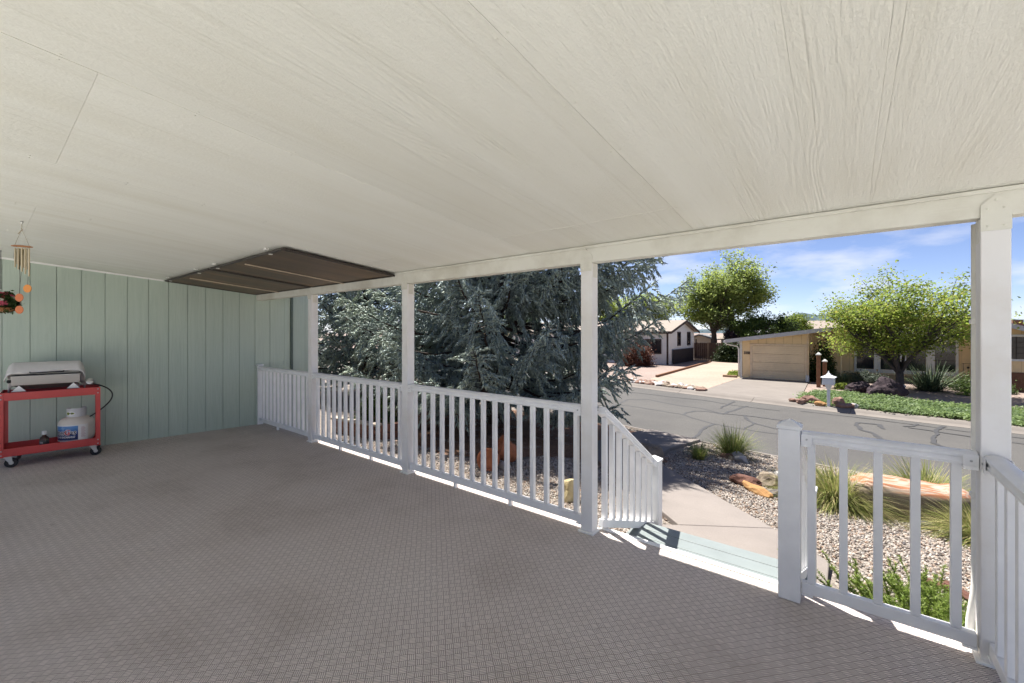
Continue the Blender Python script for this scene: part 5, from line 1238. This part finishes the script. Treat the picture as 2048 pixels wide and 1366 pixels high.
# cloth over the lid
m, b = base_mat('linen', (.66, .63, .60), .95, spec=.1)
v = coords(m, 'Object'); lk(m, ramp(m, noise_n(m, v, 6, 5, .6), [(.3, (.62, .595, .57)), (.7, (.72, .695, .67))]), b.inputs['Base Color']); bump(m, b, noise_n(m, coords(m, 'Object', (300, 300, 300)), 1, 2, .5), .3, .001)
cv = MB(); NI, NJ = 34, 22
cp = [(-.20, .06), (-.185, .20), (-.175, .29), (-.115, .349), (.03, .359), (.105, .318), (.155, .262), (.172, .232)]
cs = [0]
for a, c in zip(cp, cp[1:]): cs.append(cs[-1] + math.hypot(c[0] - a[0], c[1] - a[1]))
for i in range(NI + 1):
    u = i / NI; y = gy0 - .055 + (gy1 - gy0 + .11) * u; ov = max(0, gy0 - y, y - gy1)
    for j in range(NJ + 1):
        s = cs[-1] * j / NJ; x = np.interp(s, cs, [p[0] for p in cp]); z = np.interp(s, cs, [p[1] for p in cp])
        yy = y
        if ov > 0:
            k = ov / .055; z -= .16 * k ** 1.2 * (1 if x < .14 else .6); yy = (gy0 - .004 - .05 * k ** .6 if y < gy0 else gy1 + .004 + .045 * k ** .6)
        f_ = .006 * noise.noise((yy * 9, x * 5, 2)) + .004 * noise.noise((yy * 22, x * 9, 5))
        sc_ = .012 * math.sin(u * 7) * max(0, (j / NJ - .75) * 4)
        cv.v.append((x + f_ + .004, yy, z + abs(f_) + .003 - sc_))
for i in range(NI):
    for j in range(NJ): a = i * (NJ + 1) + j; cv.f.append((a, a + 1, a + NJ + 2, a + NJ + 1))
cl_o = cv.build('cloth', 'linen', None, smooth=True, loc=(-7.215, .545, .812)); cl_o.rotation_euler = (0, 0, -WA); cl_o.scale = (1, 1, .87)
sm = cl_o.modifiers.new('thick', 'SOLIDIFY'); sm.thickness = .003
tag(cl_o, 'off-white linen cloth draped over the grill lid', 'cloth')
# propane tank with printed label
tank = thing('propane_tank', 'white propane tank with blue printed label on the lower cart shelf', 'tank', (-7.195, .735, .130), -WA); tank.scale = (1, 1, 1.16)
simple('tank_paint', (.66, .61, .54), .4, var=.07, scale=6); simple('tank_collar', (.55, .55, .56), .45, var=.05)
TR = .155
MB().lathe([(.02, .02), (.09, .022), (.13, .035), (.150, .065), (TR, .10), (TR, .215), (.148, .245), (.125, .272), (.085, .288), (.0, .293)], 40).build('body', 'tank_paint', tank, smooth='auto')
MB().lathe([(.10, 0), (.105, 0), (.105, .03), (.10, .03)], 28).build('foot_ring', 'tank_paint', tank, smooth='auto')
mb = MB(); NA = 26
for i in range(NA + 1):
    a = R(-150) + R(300) * i / NA
    for (r_, z) in ((.080, .278), (.0835, .278), (.0835, .375 - (.02 if i in (0, NA) else 0)), (.080, .375 - (.02 if i in (0, NA) else 0))): mb.v.append((r_ * math.cos(a), r_ * math.sin(a), z))
for i in range(NA):
    for k in range(4): a = i * 4 + k; c = i * 4 + (k + 1) % 4; mb.f.append((a, c, c + 4, a + 4))
mb.f += [(0, 1, 2, 3), tuple(NA * 4 + k for k in (3, 2, 1, 0))]
col_ = mb.build('collar', 'tank_collar', tank, smooth='auto')
vl = MB().lathe([(.016, .29), (.016, .33), (.022, .335), (.022, .35), (.01, .355)], 12).build('valve', 'zinc', tank, smooth='auto')
AIM = R(-38)                                           # the printed side faces the porch front
def wrap(name, poly_uv, faces, r, mat, par, aim=AIM):
    V = [(r * math.cos(aim + u / TR), r * math.sin(aim + u / TR), z) for u, z in poly_uv]; me = bpy.data.meshes.new(name); me.from_pydata(V, [], faces); return mk(name, me, mat, par)
def patch(name, u0, u1, z0, z1, r, mat, par, n=24):
    P = []; F = []
    for i in range(n + 1):
        u = u0 + (u1 - u0) * i / n; P += [(u, z0), (u, z1)]
    for i in range(n): F.append((2 * i, 2 * i + 2, 2 * i + 3, 2 * i + 1))
    return wrap(name, P, F, r, mat, par)
def wraptext(txt, size, u, z, r, mat, par, bold=.0, ital=0, sx=1, aim=AIM):
    me = text_mesh(txt, size, 0, bold)
    for v_ in me.vertices:
        x, y = v_.co.x * sx + v_.co.y * ital, v_.co.y; a = aim + (u + x) / TR; v_.co = (r * math.cos(a), r * math.sin(a), z + y)
    me.materials.clear(); me.materials.append(MATS[mat]); return inst('lettering', me, par)
simple('label_white', (.70, .69, .68), .4, var=.03)
m, b = base_mat('label_blue', (.02, .06, .25), .35)
so = nd(m, 'ShaderNodeTexCoord'); sz = nd(m, 'ShaderNodeSeparateXYZ'); lk(m, so.outputs['Object'], sz.inputs[0])
lk(m, ramp(m, sz.outputs[2], [(.09, (.006, .014, .08)), (.13, (.01, .03, .16)), (.175, (.05, .17, .42)), (.205, (.08, .24, .52))]), b.inputs['Base Color'])
simple('ink_white', (.75, .75, .74), .4, var=.02); simple('ink_red', (.55, .03, .02), .4, var=.02); simple('ink_dark', (.03, .02, .05), .4, var=.02); simple('ink_pink', (.45, .28, .32), .5, var=.1); simple('ink_green', (.25, .32, .03), .5, var=.15); simple('ink_rays', (.28, .45, .66), .4, var=.05); simple('ink_grey', (.28, .28, .30), .5, var=.05)
lab = patch('label', -.20, .205, .058, .218, TR + .0006, 'label_white', tank)
patch('label_print', -.165, .115, .068, .208, TR + .0010, 'label_blue', lab)
patch('small_print', .135, .185, .085, .205, TR + .0010, 'label_white', lab)
for k in range(12): patch('text_line', .140, .180 - .006 * ((k * 7) % 3), .092 + k * .0088, .0955 + k * .0088, TR + .0014, 'ink_pink', lab, 4)
for k in range(9):                                      # sun rays behind the name
    a = R(20 + k * 17.5); c0 = (-.02, .150); L_ = .05 if k % 2 else .075
    p = [(c0[0] + .006 * math.cos(a), c0[1] + .006 * math.sin(a)), (c0[0] + L_ * math.cos(a - .05), min(.207, c0[1] + L_ * math.sin(a - .05))), (c0[0] + L_ * math.cos(a + .05), min(.207, c0[1] + L_ * math.sin(a + .05)))]
    wrap('ray', p, [(0, 1, 2)], TR + .0012, 'ink_rays', lab)
wraptext('Ameri', .066, -.062, .124, TR + .0014, 'ink_white', lab, .0042, .12)
wraptext('G', .072, .022, .122, TR + .0014, 'ink_white', lab, .0042, .08); wraptext('as', .066, .072, .124, TR + .0014, 'ink_white', lab, .0042, .12)
wraptext('Ameri', .066, -.062, .124, TR + .0018, 'ink_dark', lab, .0012, .12); wraptext('G', .072, .022, .122, TR + .0018, 'ink_red', lab, .0018, .08); wraptext('as', .066, .072, .124, TR + .0018, 'ink_dark', lab, .0012, .12)
wraptext('PROPANE EXCHANGE', .023, -.025, .092, TR + .0014, 'ink_white', lab, .0006, .15)
# collar sticker
for (u, z, ru, rz_, mt) in ((-.0, .326, .046, .022, 'label_white'), (-.022, .325, .018, .014, 'ink_green'), (.012, .326, .026, .010, 'ink_green'), (-.004, .342, .006, .006, 'ink_red')):
    P = [(u * TR / .0835, z)] + [((u + ru * math.cos(q * R(20))) * TR / .0835, z + rz_ * math.sin(q * R(20))) for q in range(18)]
    wrap('sticker', P, [(0, i + 1, (i + 1) % 18 + 1) for i in range(18)], .0842 + .0003 * len(mt), mt, col_)
wraptext('PROPANE', .013, 0, .322, .0892, 'ink_dark', col_, .0005, 0, TR / .0835)
# regulator and hose
t = thing('gas_regulator', 'silver gas regulator with black hose looping beside the cart', 'regulator', (-7.215, .545, 0), -WA)
MB().lathe([(.012, -.02), (.036, -.014), (.041, -.004), (.041, .004), (.034, .013), (.012, .018)], 20, M=Matrix.Translation((.05, .30, .87)) @ Matrix.Rotation(R(70), 4, 'Y')).build('regulator_body', 'zinc', t, smooth='auto')
MB().tube([(.03, .25, .85), (.03, .20, .845)], .008, 8).build('inlet', 'zinc', t, smooth=True)
hp = []
for k in range(25):
    q = k / 24; hp.append((.03 + .02 * math.sin(q * 3), .315 + .24 * math.sin(q * math.pi) ** .8 - .12 * q, .845 - .36 * q - .10 * q * q + .02 * math.sin(q * math.pi)))
MB().tube(hp, .0075, 8).build('hose', 'black_plastic', t, smooth=True)
# sauce bottle
bt = thing('sauce_bottle', 'small brown bottle with white cap on the lower cart shelf', 'bottle', (-7.11, .47, .130), -WA); bt.scale = (1.15, 1.15, 1.25)
simple('bottle_brown', (.035, .014, .008), .15, var=.2); simple('label_rust', (.20, .07, .03), .5, var=.15, scale=40); simple('label_black', (.03, .03, .032), .5, var=.1)
MB().lathe([(.030, 0), (.033, .004), (.033, .10), (.028, .118), (.015, .130), (.014, .142)], 20).build('body', 'bottle_brown', bt, smooth='auto'); MB().lathe([(.018, .142), (.018, .170), (.016, .173)], 16).build('cap', 'white_frame', bt, smooth='auto')
MB().lathe([(.0335, .012), (.0335, .052)], 20).build('label', 'label_rust', bt, smooth=True); lb2 = MB().lathe([(.0335, .054), (.0335, .092)], 20).build('label', 'label_black', bt, smooth=True)
for k in (-1, 1): MB().lathe([(.0338, .062), (.0338, .084)], 20).build('band', 'label_black', lb2) if k > 0 else None
me = text_mesh('88', .026, 0, .001); 
for v_ in me.vertices: a = AIM + v_.co.x / .0335; v_.co = (.0342 * math.cos(a), .0342 * math.sin(a), .063 + v_.co.y)
me.materials.clear(); me.materials.append(MATS['ink_grey']); inst('lettering', me, lb2)

# wind chime
wx, wy = -5.03, .215
wc = thing('wind_chime', 'hanging bamboo and metal wind chime with orange discs', 'wind chime', (wx, wy, 0), math.atan(666 / 844.))
simple('chime_wood', (.30, .13, .05), .6, var=.2, scale=20); simple('chime_tube', (.55, .46, .30), .35, .6, var=.08); simple('cord', (.30, .25, .17), .9, var=.1); simple('cord_dark', (.04, .03, .025), .9, var=.1)
m, b = base_mat('disc_orange', (.62, .24, .05), .5); m, b = base_mat('disc_rust', (.50, .15, .05), .5)
zc_ = ZC(wy); zt = 2.132
MB().lathe([(.008, zc_), (.010, zc_ - .01), (.004, zc_ - .02)], 8).build('hook', 'zinc', wc)
MB().tube([(0, 0, zc_ - .015), (.0, 0, zc_ - .06)], .0018, 5).tube([(0, 0, zc_ - .06), (-.058, 0, zt)], .0013, 5).tube([(0, 0, zc_ - .06), (.06, 0, zt - .004)], .0013, 5).tube([(-.004, .0, zc_ - .055), (.003, .003, zc_ - .068), (-.006, 0, zc_ - .075), (-.03, 0, zc_ - .10)], .0028, 5).build('string', 'cord', wc)
MB().tube([(-.082, 0, zt + .004), (-.06, 0, zt + .003), (.0, 0, zt), (.06, 0, zt - .006), (.085, 0, zt - .008)], [.004, .0075, .0085, .0075, .004], 8).build('crossbar', 'chime_wood', wc, smooth=True)
for k, x in enumerate((-.052, -.027, .0, .027, .056)):
    L_ = .145 + .018 * k; MB().lathe([(.0042, zt - .018 - L_), (.0056, zt - .018 - L_), (.0056, zt - .014), (.0042, zt - .014)], 10, (x, 0, 0)).build('tube', 'chime_tube', wc, smooth='auto')
    if k < 4: MB().lathe([(.0045, zt - .02 - L_ * .8), (.0045, zt - .014)], 8, (x - .011, .02, 0)).build('tube', 'chime_tube', wc, smooth='auto')
MB().tube([(-.03, .01, zt - .02), (-.015, .0, zt - .30), (-.0185, 0, zt - .40)], .0012, 4).tube([(.0, .01, zt - .02), (-.014, 0, zt - .30), (-.0185, 0, zt - .46)], .0012, 4).tube([(.05, .006, zt - .02), (.046, 0, zt - .31)], .0012, 4).build('pull_cord', 'cord_dark', wc)
for (x, z, mt) in ((.044, zt - .330, 'disc_orange'), (-.019, zt - .40, 'disc_rust'), (-.019, zt - .495, 'disc_rust')):
    MB().lathe([(.031, -.002), (.031, .002)], 24, M=Matrix.Translation((x, 0, z)) @ Matrix.Rotation(R(90), 4, 'X')).build('disc', mt, wc)
# hanging flower basket, cut by the frame edge
fb = thing('flower_basket', 'hanging basket of pink and white flowers at the left edge', 'flower basket', (-7.02, .155, 1.78))
MB().tube([(0, 0, .14), (0, 0, ZC(.155) - 1.80)], .003, 6).tube([(0, 0, ZC(.155) - 1.80), (.012, 0, ZC(.155) - 1.795), (.012, 0, ZC(.155) - 1.782)], .004, 6).build('chain', 'black_plastic', fb)
rg = np.random.default_rng(2); d = rg.normal(0, 1, (140, 3)); d /= np.linalg.norm(d, axis=1)[:, None]; cent = d * np.array((.125, .125, .10)) * rg.uniform(.75, 1, (140, 1)) ; cent[:, 2] = np.maximum(cent[:, 2], -.09)
V, F = blob_leaves(rg, cent, .014, 3000, .034, .1); mk('foliage', raw_mesh('foliage', V, F, 'flower_leaves'), None, fb)
simple('petal_pink', (.52, .09, .15), .6, var=.2); simple('petal_red', (.35, .03, .04), .6, var=.2); simple('petal_white', (.62, .58, .50), .6, var=.1)
def flower(pos, nrm, mt, s):
    q = Vector(nrm).to_track_quat('Z', 'Y').to_matrix().to_4x4(); M = Matrix.Translation(pos) @ q; mb = MB()
    for ring, (r_, up_) in enumerate(((.026, .004), (.018, .010), (.010, .014))):
        for k in range(6):
            a = k * R(60) + ring * R(30); c, s_ = math.cos(a), math.sin(a)
            P = [(0, 0, up_ * .3), (r_ * .6 * c - r_ * .45 * s_, r_ * .6 * s_ + r_ * .45 * c, up_), (r_ * c, r_ * s_, up_ * 1.2 - .002), (r_ * .6 * c + r_ * .45 * s_, r_ * .6 * s_ - r_ * .45 * c, up_)]
            mb.add([M @ (Vector(p) * s) for p in P], [(0, 1, 2, 3)])
    mb.build('flower', mt, fb, fix=False)
for k in range(46):
    dd_ = Vector(rg.normal(0, 1, 3)); dd_.z = abs(dd_.z) * .8 - .3; dd_.normalize()
    flower(Vector((dd_.x * .128, dd_.y * .128, dd_.z * .105)), dd_, ('petal_pink', 'petal_red', 'petal_white', 'petal_pink')[k % 4], rg.uniform(.8, 1.2))
MB().lathe([(.05, -.105), (.10, -.09), (.115, -.06), (.11, -.055), (.09, -.08), (.0, -.09)], 20).build('basket', 'chime_wood', fb, smooth='auto')
